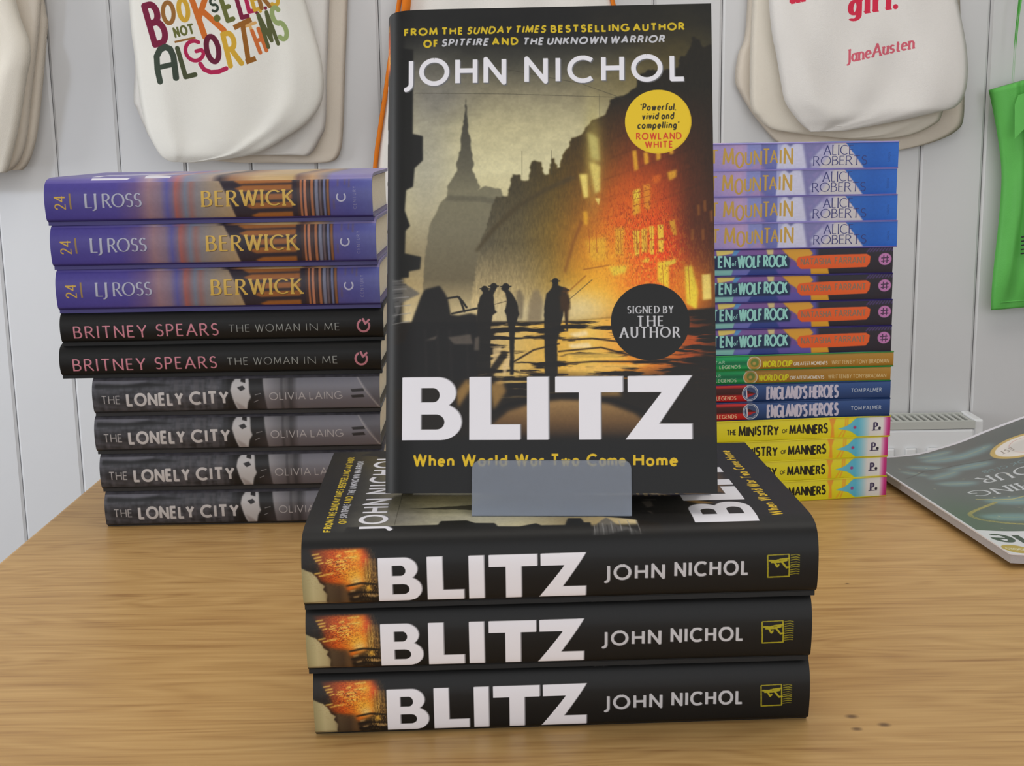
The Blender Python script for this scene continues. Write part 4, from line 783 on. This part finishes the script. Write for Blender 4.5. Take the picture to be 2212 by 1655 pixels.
# ------------------------------------------------------------------ left stack
FY = .9286
grey_m = mats3('grey_photo', grey_spine(), plain(135, 210, (70, 68, 74), .4), (46, 46, 48), .4)
blk_m = mats3('black_memoir', black_spine(), plain(156, 234, (24, 24, 24)), (20, 20, 20), .5)
pur_m = mats3('purple_novel', purple_spine(), purple_front(), (66, 58, 120), .35)
z = .0002; TG, TK, TP = 28.6, 24.0, 31.6
gl = ['charcoal hardback at the bottom of the left stack, resting on the oak table',
      'charcoal hardback second up from the table in the left stack', 'charcoal hardback third up from the table in the left stack',
      'charcoal hardback directly beneath the lower black book with pink lettering']
gb = None
for i, (x, yaw) in enumerate(((-.3045, .012), (-.3060, .010), (-.3078, .012), (-.3072, .006))):
    M = lying(x, FY, z, yaw)
    if gb is None: gb = make_book('hardback_book', M, 210, 135, TG, True, grey_m, gl[i], 'charcoal hardbacks in the left stack')
    else: copy_book(gb, M, gl[i])
    z += TG / 1000 + .0001
kb = None
for x, yaw, l in ((-.3292, .006, 'black hardback with pink lettering, lying on the charcoal hardbacks'), (-.3268, .012, 'black hardback with pink lettering, lying beneath the purple hardbacks')):
    M = lying(x, FY, z, yaw)
    if kb is None: kb = make_book('hardback_book', M, 234, 150, TK, True, blk_m, l, 'black hardbacks with pink lettering')
    else: copy_book(kb, M, l)
    z += TK / 1000 + .0001
pb = None
for x, yaw, l in ((-.3275, .010, 'purple hardback with gold title, lowest of its three, on the black books'), (-.3288, .002, 'purple hardback with gold title, middle one of its three'), (-.3304, .006, 'purple hardback topping the left stack, its striped cover showing')):
    M = lying(x, FY, z, yaw)
    if pb is None: pb = make_book('hardback_book', M, 233, 150, TP, True, pur_m, l, 'purple hardbacks in the left stack')
    else: copy_book(pb, M, l)
    z += TP / 1000 + .0001

# ------------------------------------------------------------------ right stack
LR, WR = 178, 108
def pile(spine, col, T, spots, labels, group, z, front=None, name='x'):
    ms = mats3(name, spine, front or carried_over(spine, WR), col, .42, .28); src = None
    for (xr, yaw), l in zip(spots, labels):
        yr = .9797
        M = lying(xr - LR / 1000 * math.cos(yaw), yr - LR / 1000 * math.sin(yaw), z, yaw)
        if src is None: src = make_book('paperback_book', M, LR, WR, T, False, ms, l, group)
        else: copy_book(src, M, l)
        z += T / 1000 + .0001
    return z
z = .0002
z = pile(yellow_spine(), (214, 200, 44), 16.0, ((.2922, .15), (.2917, .125), (.2922, .115), (.2934, .095)), ('yellow paperback resting on the oak table at the bottom of the right stack', 'yellow paperback second from the bottom of the right stack', 'yellow paperback third from the bottom of the right stack', 'yellow paperback directly beneath the navy and red paperbacks'), 'yellow paperbacks', z, name='yellow_paperback')
z = pile(blue_spine(), (40, 64, 110), 13.8, ((.2925, .075), (.2924, .055)), ('navy and red paperback lying on the yellow paperbacks', 'navy and red paperback lying under the gold paperbacks'), 'navy and red paperbacks', z, name='navy_paperback')
z = pile(gold_spine(), (60, 150, 80), 11.3, ((.2920, .04), (.2938, .075)), ('slim gold and green paperback lying on the navy and red pair', 'slim gold and green paperback lying under the dark patterned paperbacks'), 'gold and green paperbacks', z, name='gold_paperback')
z = pile(wolf_spine(), (64, 54, 120), 20.0, ((.2916, .06), (.2914, .05), (.2907, .045), (.2903, .025)), ('dark patterned paperback with orange panel, lowest of its four, on the gold paperbacks', 'dark patterned paperback with orange panel, second up of its four', 'dark patterned paperback with orange panel, third up of its four', 'dark patterned paperback with orange panel, directly under the lilac and blue books'), 'dark patterned paperbacks', z, name='patterned_paperback')
z = pile(mountain_spine(), (150, 140, 200), 19.5, ((.2928, .02), (.2920, .01), (.2910, .008), (.2914, .0)), ('lilac and blue paperback, lowest of its four, on the dark patterned paperbacks', 'lilac and blue paperback, second up of its four', 'lilac and blue paperback, third up of its four', 'lilac and blue paperback topping the right stack'), 'lilac and blue paperbacks', z, name='lilac_paperback')

# ------------------------------------------------------------------ magazine
def magazine_cover():
    """near edge of the lying magazine = top of the printed page; drawn as the reader sees it"""
    c = Canvas(210, 265, (92, 97, 95), 3.5)
    c.poly([(0, 0), (212, 0), (212, 52), (0, 52)], (222, 220, 228)); c.poly([(208, 0), (212, 0), (212, 266), (208, 266)], (222, 220, 228)); c.poly([(0, 261), (212, 261), (212, 266), (0, 266)], (214, 212, 220))
    c.text('le', 182.5, 206, 43, 27, (62, 62, 66), .2, .5, gap=.1); c.text('artic', 90, 178, 43, 27, (62, 62, 66), .2, .5)
    c.disc(200, 11, 9.6, (190, 160, 76), 1, .1, 9); c.text('BOOKS', 192.5, 207, 13, 4, (226, 220, 200), .18)
    for x, y, a, l in ((147, 235, 20, 40), (124, 232, -8, 34), (170, 222, 30, 30), (140, 206, 10, 36), (166, 196, -24, 34), (166, 172, 12, 32), (146, 118, 20, 44), (166, 84, 8, 44), (120, 100, -10, 44), (100, 128, 24, 40), (96, 78, 10, 40), (186, 206, 40, 24), (60, 110, 20, 44), (150, 250, 8, 30), (60, 170, -20, 40)):
        q = [(x + l * .5 * math.cos(u) * math.cos(R(a)) - l * .2 * math.sin(u) * math.sin(R(a)), y + l * .5 * math.cos(u) * math.sin(R(a)) + l * .2 * math.sin(u) * math.cos(R(a))) for u in [k * .2618 for k in range(24)]]
        c.poly(q, (118, 150, 154), .85, 2.4); c.segs([[(x - l * .36 * math.cos(R(a)), y - l * .36 * math.sin(R(a))), (x + l * .36 * math.cos(R(a)), y + l * .36 * math.sin(R(a)))]], .8, .6, (168, 160, 118), .7, True, .6)
    c.segs([[(200, 190), (176, 212), (150, 216), (110, 206), (80, 180)]], .8, .7, (56, 58, 56), .7, True, .4)
    c.disc(88, 213, 30, (196, 168, 96), 1, .2, 21); c.disc(88, 213, 26, (226, 220, 214), 1, .2, 17.6); c.ring(88, 213, 14, .8, (200, 150, 140), .8); c.disc(88, 213, 16, (206, 202, 198), 1, 1.8, 11)
    c.text('EST', 100, 110, 217, 6, (150, 140, 130), .14)
    ch = [(120, 62), (164, 67), (184, 75), (193, 82), (193, 93), (180, 106), (161, 119)]
    c.segs([spline(ch)], 1.7, 1.5, (182, 166, 92), .9, True, .3)
    for k, (x, y) in enumerate(spline(ch, 6)): c.segs([[(x - 1.2, y - 1.6), (x + 1.2, y + 1.6)]], .3, .3, (84, 86, 80), .9)
    c.segs([[(120, 128), (146, 122), (170, 130)]], 1, .9, (190, 178, 110), .8, True, .3)
    c.text('PUBLISHING', 48, 168, 151, 13, (196, 200, 204), .15, .5, serif=.22, gap=.12); c.text('OUR', 104, 148, 178, 14, (196, 200, 204), .15, .5, serif=.22); c.text('BOOK CLUB', 90, 138, 190, 5, (112, 138, 142), .16)
    rr = random.Random(4)
    for k in range(26): x, y = rr.uniform(90, 198), rr.uniform(40, 250); c.poly([(x, y), (x + 1.6, y + .5), (x + 2, y + 1.7), (x + .3, y + 1.2)], (204, 196, 160), .8, .1)
    return c
mag = empty('magazine', Matrix.Identity(4), 'glossy dark magazine lying face up at the right edge of the table', 'magazine')
na = Vector((.3216, .8030, 0)); ea = Vector((-.10486, .99449, 0)); ra = Vector((.99449, .10486, 0))
def mag_pt(u, v, h):           # u: to the right, v: away from the viewer (m)
    zz = float(np.interp(u, (0, .0257, .055, .0877, .1125, .1473, .21), (.0, .0005, .0032, .0116, .021, .0325, .050)))
    e = max(0, min(1, (v - .02) / .24)); zz *= e * e * (3 - 2 * e) * .4 + e * .6
    zz += .0032 * max(0, 1 - u / .05) ** 2
    return na + ra * u + ea * v + Vector((0, 0, .0006 + zz + h))
nu, nv = 26, 26; LU, LV = .210, .265
cov = printed('magazine_cover_print', magazine_cover(), .28)
pgm = mat('magazine_pages', (176, 172, 174), .7, .3, bump=.4, bscale=700)
def sheet(h, inset):
    us = [inset + (LU - 2 * inset) * (i / nu) ** 1.2 for i in range(nu + 1)]; vs = [inset + (LV - 2 * inset) * j / nv for j in range(nv + 1)]
    return us, vs, [[mag_pt(u, v, h) for v in vs] for u in us]
def solid(h0, h1, inset, name, mats):
    b = MB(); us, vs, A = sheet(h1, inset); _, _, B = sheet(h0, inset)
    UV = [[(1 - u / LU, 1 - v / LV) for v in vs] for u in us]
    b.grid(A, 0, UV, True, True); b.grid(B, 1 if len(mats) > 1 else 0)
    for row, rb in ((A[0], B[0]), (A[-1], B[-1]), ([r[0] for r in A], [r[0] for r in B]), ([r[-1] for r in A], [r[-1] for r in B])): b.grid([row, rb], 1 if len(mats) > 1 else 0, None, False)
    o = b.build(name, mats, mag, weld=1e-6); set_sharp(o.data); return o
solid(.0003, .0062, .0012, 'page_block', [pgm])
solid(.0063, .0072, 0, 'cover', [cov, mat('magazine_cover_edge', (226, 224, 230), .4)])

# ------------------------------------------------------------------ radiator
white_metal = mat('white_enamel', (238, 240, 242), .3, .5)
grille_m = mat('grille_grey_metal', (196, 198, 192), .45)  # one even grey, a step darker than the white enamel
rad = empty('radiator', Matrix.Translation((0, 0, 0)), 'white panel radiator on the boarded wall beyond the table', 'radiator')
rx0, rx1, rz0, rz1, ry0, ry1 = -.30, .7075, -.66, -.157, 1.929, 1.993
b = MB(); b.box(rx0, rx1, ry0, ry0 + .012, rz0, rz1 - .012)
b.build('front_panel', white_metal, rad, bevel=.004)
b = MB()
xx = rx0 + .03
while xx < rx1 - .03:
    b.box(xx, xx + .018, ry0 - .0042, ry0 - .0002, rz0 + .03, rz1 - .040); xx += .0335
b.build('convector_ridges', white_metal, rad, bevel=.003)
b = MB(); b.box(rx0, rx1, ry1 - .012, ry1, rz0, rz1 - .012); b.build('rear_panel', white_metal, rad)
b = MB()
b.box(rx0, rx1, ry0 - .001, ry0 + .007, rz1 - .0115, rz1); b.box(rx0, rx1, ry1 - .007, ry1, rz1 - .0115, rz1)
xx = rx0 + .004
while xx < rx1 - .004:
    b.box(xx, xx + .0045, ry0 + .0071, ry1 - .0071, rz1 - .006, rz1 - .001); xx += .0105
b.build('top_grille', grille_m, rad)
for x in (rx0 - .0145, rx1 + .0005):
    b = MB(); b.box(x, x + .014, ry0 + .004, ry1 + .006, rz0, rz1 + .001); b.build('side_cover', white_metal, rad, bevel=.003)

# ------------------------------------------------------------------ tote bags on the wall
def px_dirs(px, py, y):
    a, bb = (px - 1106) / 2792.6, (py - 827.5) / 2792.6
    A = a * math.cos(ROLL) - bb * math.sin(ROLL); B = a * math.sin(ROLL) + bb * math.cos(ROLL)
    Y = math.cos(PITCH) - math.sin(PITCH) * B; Z = -math.sin(PITCH) - math.cos(PITCH) * B
    return (A / Y * y, CAM_H + Z / Y * y)
canvas_m = lambda nm, col: mat(nm, col, .9, .15, bump=.35, bscale=700, var=.025, vscale=14)
cream = canvas_m('cream_canvas', (224, 217, 204)); ecru = canvas_m('ecru_canvas', (219, 209, 195)); whitec = canvas_m('white_canvas', (230, 227, 222))
ztops = .64
def bag(name, label, cat, group, left, right, y_wall, thick, m, folds=(), amp=.003, seed=1, handles=None, seam=True, uvbox=None, hm=None):
    """left/right: matching outline points (x, z) from the bottom up; hangs with its back near y_wall"""
    Lp = spline([tuple(p) for p in left], 5); Rp = spline([tuple(p) for p in right], 5); n = len(Lp); nu = 30
    root = empty(name, Matrix.Identity(4), label, cat, group)
    rows = {1: [], -1: []}; uvs = []
    for i in range(n):
        fr = min(1, i / 14); ru = []
        for sgn in (1, -1):
            row = []
            for j in range(nu + 1):
                u = -1 + 2 * j / nu; s = (1 - u) / 2
                x = Lp[i][0] * s + Rp[i][0] * (1 - s); zz = Lp[i][1] * s + Rp[i][1] * (1 - s)
                t0 = thick * (max(0, 1 - abs(u) ** 3.2) ** .5) * (.12 + .88 * math.sin(fr * math.pi / 2) ** 1.3)
                f = 0
                if sgn == 1:
                    for (u0, u1, wd, a) in folds:
                        uc = u0 + (u1 - u0) * i / (n - 1); f += a * math.exp(-((u - uc) / wd) ** 2) * fr
                    f += amp * math.sin(x * 60 + zz * 23 + seed) * math.sin(zz * 41 + seed * 2.1) * (1 - abs(u) ** 4) * fr
                y = y_wall - thick * .5 - sgn * t0 * .5 - f * (1 - u ** 8) if sgn == 1 else y_wall - thick * .5 + t0 * .5
                row.append((x, y, zz))
                if sgn == 1: ru.append(((x - uvbox[0]) / (uvbox[2] - uvbox[0]), (zz - uvbox[1]) / (uvbox[3] - uvbox[1])) if uvbox else (0, 0))
            rows[sgn].append(row)
        uvs.append(ru)
    b = MB(); b.grid(rows[1], 0, uvs, True); b.grid(rows[-1], 1, None, True, True)
    b.grid([rows[1][0], rows[-1][0]], 1, None, True); b.grid([rows[1][-1], rows[-1][-1]], 1, None, True)
    ms = m if isinstance(m, list) else [m, m]
    o = b.build('bag_body', ms, root, weld=1e-5)
    if seam:
        b = MB(); k = max(2, int(n * .02)); q = [rows[1][min(n - 1, 1 + 0)][j] for j in range(2, nu - 1)]
        b.tube([(p[0], p[1] - .0006, p[2] + .004) for p in [rows[1][2][j] for j in range(2, nu - 1)]], .0011, 6); b.build('hem', ms[1], root)
    tl, tr = rows[1][-1][6], rows[1][-1][nu - 6]
    if handles:
        for off in (0, .006):
            b = MB(); N_ = 18; path = []
            for k in range(N_ + 1):
                a = math.pi * k / N_; path.append((tl[0] + (tr[0] - tl[0]) * (.5 - .5 * math.cos(a)), y_wall - thick * .5 - .003 + off, tl[2] - .02 + .27 * math.sin(a) ** .7))
            wv = .012
            b.grid([[(p[0], p[1], p[2] + wv) for p in path], [(p[0], p[1], p[2] - wv) for p in path]]); b.grid([[(p[0], p[1] + .002, p[2] + wv) for p in path], [(p[0], p[1] + .002, p[2] - wv) for p in path]])
            b.build('handle', hm or ms[1], root)
    return root
def W2(pts, y): return [px_dirs(a, c, y) for a, c in pts]

# left pile of bags: printed one in front
def lettered_bag():
    x0, z0 = -.56, .22; c = Canvas(330, 460, (230, 228, 221), 2.6)
    def q(px, py): x, zz = px_dirs(px, py, 1.93); return ((x - x0) * 1000, 460 - (zz - z0) * 1000)
    s = 1.93 / 2.74 * 1.0
    MR, GR, OC, OR, BR, OL, PK, SG = (122, 40, 66), (66, 76, 66), (206, 164, 60), (206, 112, 50), (150, 104, 56), (104, 108, 60), (176, 44, 84), (150, 166, 110)
    def let(ch, p0, p1, h, col, wt, slope=0, slant=.0):
        a = q(*p0); e = q(*p1); an = math.degrees(math.atan2(a[1] - e[1], e[0] - a[0])) + slope
        c.text(ch, a[0], a[0] + math.hypot(e[0] - a[0], e[1] - a[1]), a[1], h, col, wt * .82, rot=an, slant=slant, caps=True)
    k = .69
    let('B', (330, 97), (365, 88), 80 * k, MR, .2); let('O', (352, 51), (380, 49), 42 * k, BR, .26); let('O', (388, 45), (411, 42), 42 * k, OC, .28); let('K', (437, 80), (486, 64), 86 * k, OR, .17)
    let('NOT', (378, 80), (420, 70), 17 * k, OL, .32)
    a, e = q(377, 91), q(422, 81); c.segs([[a, e]], 1.4, 1.4, BR)
    for ch, p0, p1, h, col in (('S', (455, 26), (474, 22), 26, (60, 70, 60)), ('E', (489, 45), (506, 40), 50, OL), ('L', (520, 39), (538, 34), 46, MR), ('L', (536, 26), (552, 22), 44, PK), ('E', (548, 22), (562, 18), 40, OC), ('R', (562, 18), (584, 12), 44, BR), ('S', (584, 14), (606, 8), 40, OC)): let(ch, p0, p1, h * k, col, .24)
    for p, col, r in (((468, 39), OL, 5), ((555, 28), MR, 2.4), ((562, 24), OC, 2.4), ((573, 17), MR, 2.4)): u = q(*p); c.disc(u[0], u[1], r, col)
    for ch, p0, p1, h, col, wt in (('L', (396, 167), (424, 160), 60, (78, 84, 60), .2), ('G', (403, 136), (443, 126), 40, PK, .24), ('O', (450, 136), (480, 130), 52, (104, 40, 60), .26), ('R', (495, 143), (524, 136), 66, OC, .2), ('T', (502, 60), (546, 40), 10, (150, 98, 44), .0), ('T', (532, 86), (566, 74), 26, (214, 166, 104), .3), ('H', (560, 114), (577, 108), 46, (206, 112, 60), .22), ('M', (578, 102), (602, 94), 68, (92, 96, 62), .14), ('S', (602, 88), (626, 80), 66, SG, .18)):
        if wt: let(ch, p0, p1, h * k, col, wt)
    c.segs([[q(346, 176), q(340, 150), q(338, 122), q(345, 107), (q(356, 101)), q(367, 106), q(374, 122), q(380, 168)]], 4.4, 4.4, GR, 1, True); c.segs([[q(343, 146), q(376, 138)]], 3.6, 3.6, GR)
    c.segs([[q(505, 60), q(543, 42)], [q(524, 50), q(536, 130)], [q(531, 134), q(552, 126)]], 3.6, 3.6, (150, 98, 44))
    c.segs([[q(432, 138), q(440, 150), q(455, 156), q(472, 155), q(489, 148)]], 3.2, 3.2, PK, 1, True)
    return c, (x0, z0, x0 + .33, z0 + .46)
cv, box = lettered_bag()
lb = printed('lettered_canvas', cv, .85, .15, .35)
Lf = W2([(366, 350), (352, 344), (340, 333), (325, 309), (312, 282), (304, 250), (298, 220), (291, 170), (284, 110), (277, 56), (270, -60)], 1.93)
Rf = W2([(415, 352), (488, 344), (557, 329), (619, 294), (657, 268), (682, 240), (694, 212), (697, 172), (690, 120), (676, 68), (640, -60)], 1.93)
bag('tote_bag', 'white canvas tote with colourful hand-drawn lettering, above the left stack', 'tote bag', 'tote bags above the left stack', Lf, Rf, 1.955, .024, [lb, whitec], folds=((.5, .75, .12, .004), (-.6, -.8, .1, .003)), handles=True, uvbox=box)
L2 = W2([(420, 345), (330, 305), (309, 274), (292, 235), (285, 215), (288, 140), (290, 60), (290, -60)], 1.96)
R2 = W2([(563, 334), (640, 336), (668, 334), (690, 300), (702, 263), (705, 150), (708, 60), (712, -60)], 1.96)
bag('tote_bag', 'plain white tote directly behind the hand-lettered one', 'tote bag', 'tote bags above the left stack', L2, R2, 1.976, .014, whitec, folds=((.8, .9, .06, .004),), seed=3, handles=True)
L3 = W2([(520, 352), (440, 345), (400, 330), (370, 290), (360, 240), (360, 150), (360, 60), (360, -60)], 1.98)
R3 = W2([(640, 352), (690, 352), (722, 346), (736, 320), (741, 263), (744, 160), (748, 60), (752, -60)], 1.98)
bag('tote_bag', 'rear beige tote hanging against the boards behind two white ones', 'tote bag', 'tote bags above the left stack', L3, R3, 1.992, .010, ecru, seed=5, handles=True)
# far left pile, seen by their right edges
def edge_bag(rt, y, th, m, label, sd, folds=()):
    Rr = W2(rt, y); Ll = [(x - (.20 if i == 0 else .30 + .02 * min(i, 3)), zz - (.0 if i else .0)) for i, (x, zz) in enumerate(Rr)]
    bag('tote_bag', label, 'tote bag', 'tote bags cut off by the left edge', Ll, Rr, y + th * .5 + .004, th, m, folds=folds, seed=sd, handles=True)
edge_bag([(4, 372), (14, 371), (22, 345), (40, 270), (56, 170), (64, 130), (62, 90), (40, 30), (18, -60)], 1.925, .022, cream, 'cream tote at the left edge, front one of three', 2, ((.72, .98, .07, .010),))
edge_bag([(10, 369), (24, 367), (42, 345), (56, 300), (66, 210), (72, 160), (80, 90), (86, 30), (90, -60)], 1.953, .014, ecru, 'cream tote at the left edge, between two others', 7, ((.9, .95, .04, .004),))
edge_bag([(34, 366), (50, 365), (66, 338), (78, 293), (86, 230), (92, 169), (101, 60), (98, 26), (84, -60)], 1.972, .012, ecru, 'cream tote at the left edge, hanging closest to the boards', 9)

# middle bag with orange trim behind the displayed book
orange = canvas_m('orange_canvas', (222, 124, 40))
Lm = W2([(806, 640), (802, 560), (803, 460), (809, 352), (820, 270), (832, 190), (846, 90), (860, 5), (868, -60)], 1.955)
Rm = W2([(1400, 640), (1410, 560), (1408, 460), (1400, 352), (1388, 270), (1372, 190), (1350, 90), (1326, 5), (1314, -60)], 1.955)
mb = bag('tote_bag', 'white tote with orange edging, mostly hidden behind the standing book', 'tote bag', None, Lm, Rm, 1.985, .026, whitec, seed=4, handles=True, hm=orange)
for pts in (Lm, Rm):
    b = MB(); b.tube([(x, 1.970, zz) for x, zz in spline(pts, 4)], .0034, 8); b.build('piping', orange, mb)
b = MB(); pp = W2([(874, 40), (877, 10), (880, -30), (884, -60)], 1.95); b.tube([(x, 1.955, zz) for x, zz in pp], .0065, 8); b.build('side_strap', orange, mb)

# right pile of bags
def girl_bag():
    x0, z0 = .36, .26; c = Canvas(340, 420, (232, 229, 225), 2.6)
    def q(px, py): x, zz = px_dirs(px, py, 1.93); return ((x - x0) * 1000, 420 - (zz - z0) * 1000)
    RD = (216, 56, 82); k = .68
    a, e = q(1832, 33), q(1926, 17); c.text('girl', a[0], e[0], a[1], 46 * k, RD, .26, .36, serif=.3, dy=a[1] - e[1], gap=.16)
    u = q(1936, 14); c.disc(u[0], u[1], 3.6, RD)
    a, e = q(1708, 6), q(1800, -12); c.text('mad', a[0], e[0], a[1], 46 * k, RD, .28, .36, serif=.3, dy=a[1] - e[1])
    a, e = q(1830, 135), q(1976, 103); c.text('JaneAusten', a[0], e[0], a[1], 25 * k, (216, 104, 120), .2, .6, serif=.3, dy=a[1] - e[1], gap=.06)
    return c, (x0, z0, x0 + .34, z0 + .42)
cv, box = girl_bag()
gm = printed('red_lettered_canvas', cv, .85, .15, .35)
Lf = W2([(1756, 285), (1740, 272), (1725, 256), (1701, 221), (1691, 177), (1681, 118), (1670, 59), (1660, -60)], 1.93)
Rf = W2([(1830, 283), (1943, 262), (2032, 242), (2072, 230), (2092, 200), (2098, 147), (2091, 74), (2062, -60)], 1.93)
bag('tote_bag', 'white tote with red lettering, above the right stack', 'tote bag', 'tote bags above the right stack', Lf, Rf, 1.957, .026, [gm, whitec], folds=((-.45, -.95, .16, .007), (-.3, .35, .2, -.004), (.6, .5, .25, .003)), seed=6, handles=True, uvbox=box)
L2 = W2([(1756, 292), (1707, 286), (1666, 277), (1640, 254), (1624, 228), (1622, 147), (1626, 20), (1630, -60)], 1.96)
R2 = W2([(1840, 300), (1905, 300), (1970, 292), (2020, 270), (2040, 245), (2060, 150), (2060, 20), (2056, -60)], 1.96)
bag('tote_bag', 'pale tote showing on the left behind the red-lettered one', 'tote bag', 'tote bags above the right stack', L2, R2, 1.976, .014, cream, folds=((.5, .9, .1, .004),), seed=8, handles=True)
L3 = W2([(1800, 330), (1700, 318), (1640, 262), (1601, 202), (1590, 171), (1596, 118), (1611, 74), (1620, -60)], 1.98)
R3 = W2([(1900, 330), (1960, 322), (2020, 307), (2068, 284), (2086, 252), (2086, 150), (2080, 60), (2076, -60)], 1.98)
bag('tote_bag', 'rear beige tote in the right group, hanging flat to the boards', 'tote bag', 'tote bags above the right stack', L3, R3, 1.993, .010, ecru, seed=10, handles=True)

# green bag at the right edge
green = mat('green_nonwoven', (96, 186, 84), .55, .4, bump=.3, bscale=500, var=.05, vscale=20)
Lg = W2([(2151, 674), (2152, 640), (2156, 590), (2166, 500), (2172, 430), (2174, 370), (2168, 310), (2158, 250), (2146, 194)], 1.95)
Rg = W2([(2420, 650), (2424, 620), (2424, 580), (2420, 500), (2416, 430), (2412, 370), (2412, 310), (2412, 250), (2412, 120)], 1.95)
gb2 = bag('shopping_bag', 'bright green bag hanging at the right edge', 'bag', None, Lg, Rg, 1.985, .030, green, folds=((-.86, -.62, .05, .009), (-.7, -.5, .05, -.008), (-.5, -.2, .1, .008)), seed=11, amp=.004, handles=True)
b = MB(); A = W2([(2200, 226), (2208, 205), (2240, 195)], 1.93); Bq = W2([(2196, 300), (2216, 280), (2250, 270)], 1.93)
b.grid([[(x, 1.944, zz) for x, zz in A], [(x, 1.938, zz) for x, zz in Bq]]); b.grid([[(x, 1.9465, zz) for x, zz in A], [(x, 1.9405, zz) for x, zz in Bq]]); b.build('front_pocket', green, gb2)
b = MB(); ink = mat('black_ink', (30, 34, 34), .6)
for k in range(5):
    a = W2([(2205 - k * .4, 512 + k * 9), (2230, 508 + k * 9)], 1.95); b.tube([(a[0][0], 1.9475, a[0][1]), (a[1][0], 1.9455, a[1][1])], .0012, 6)
b.build('print', ink, gb2)
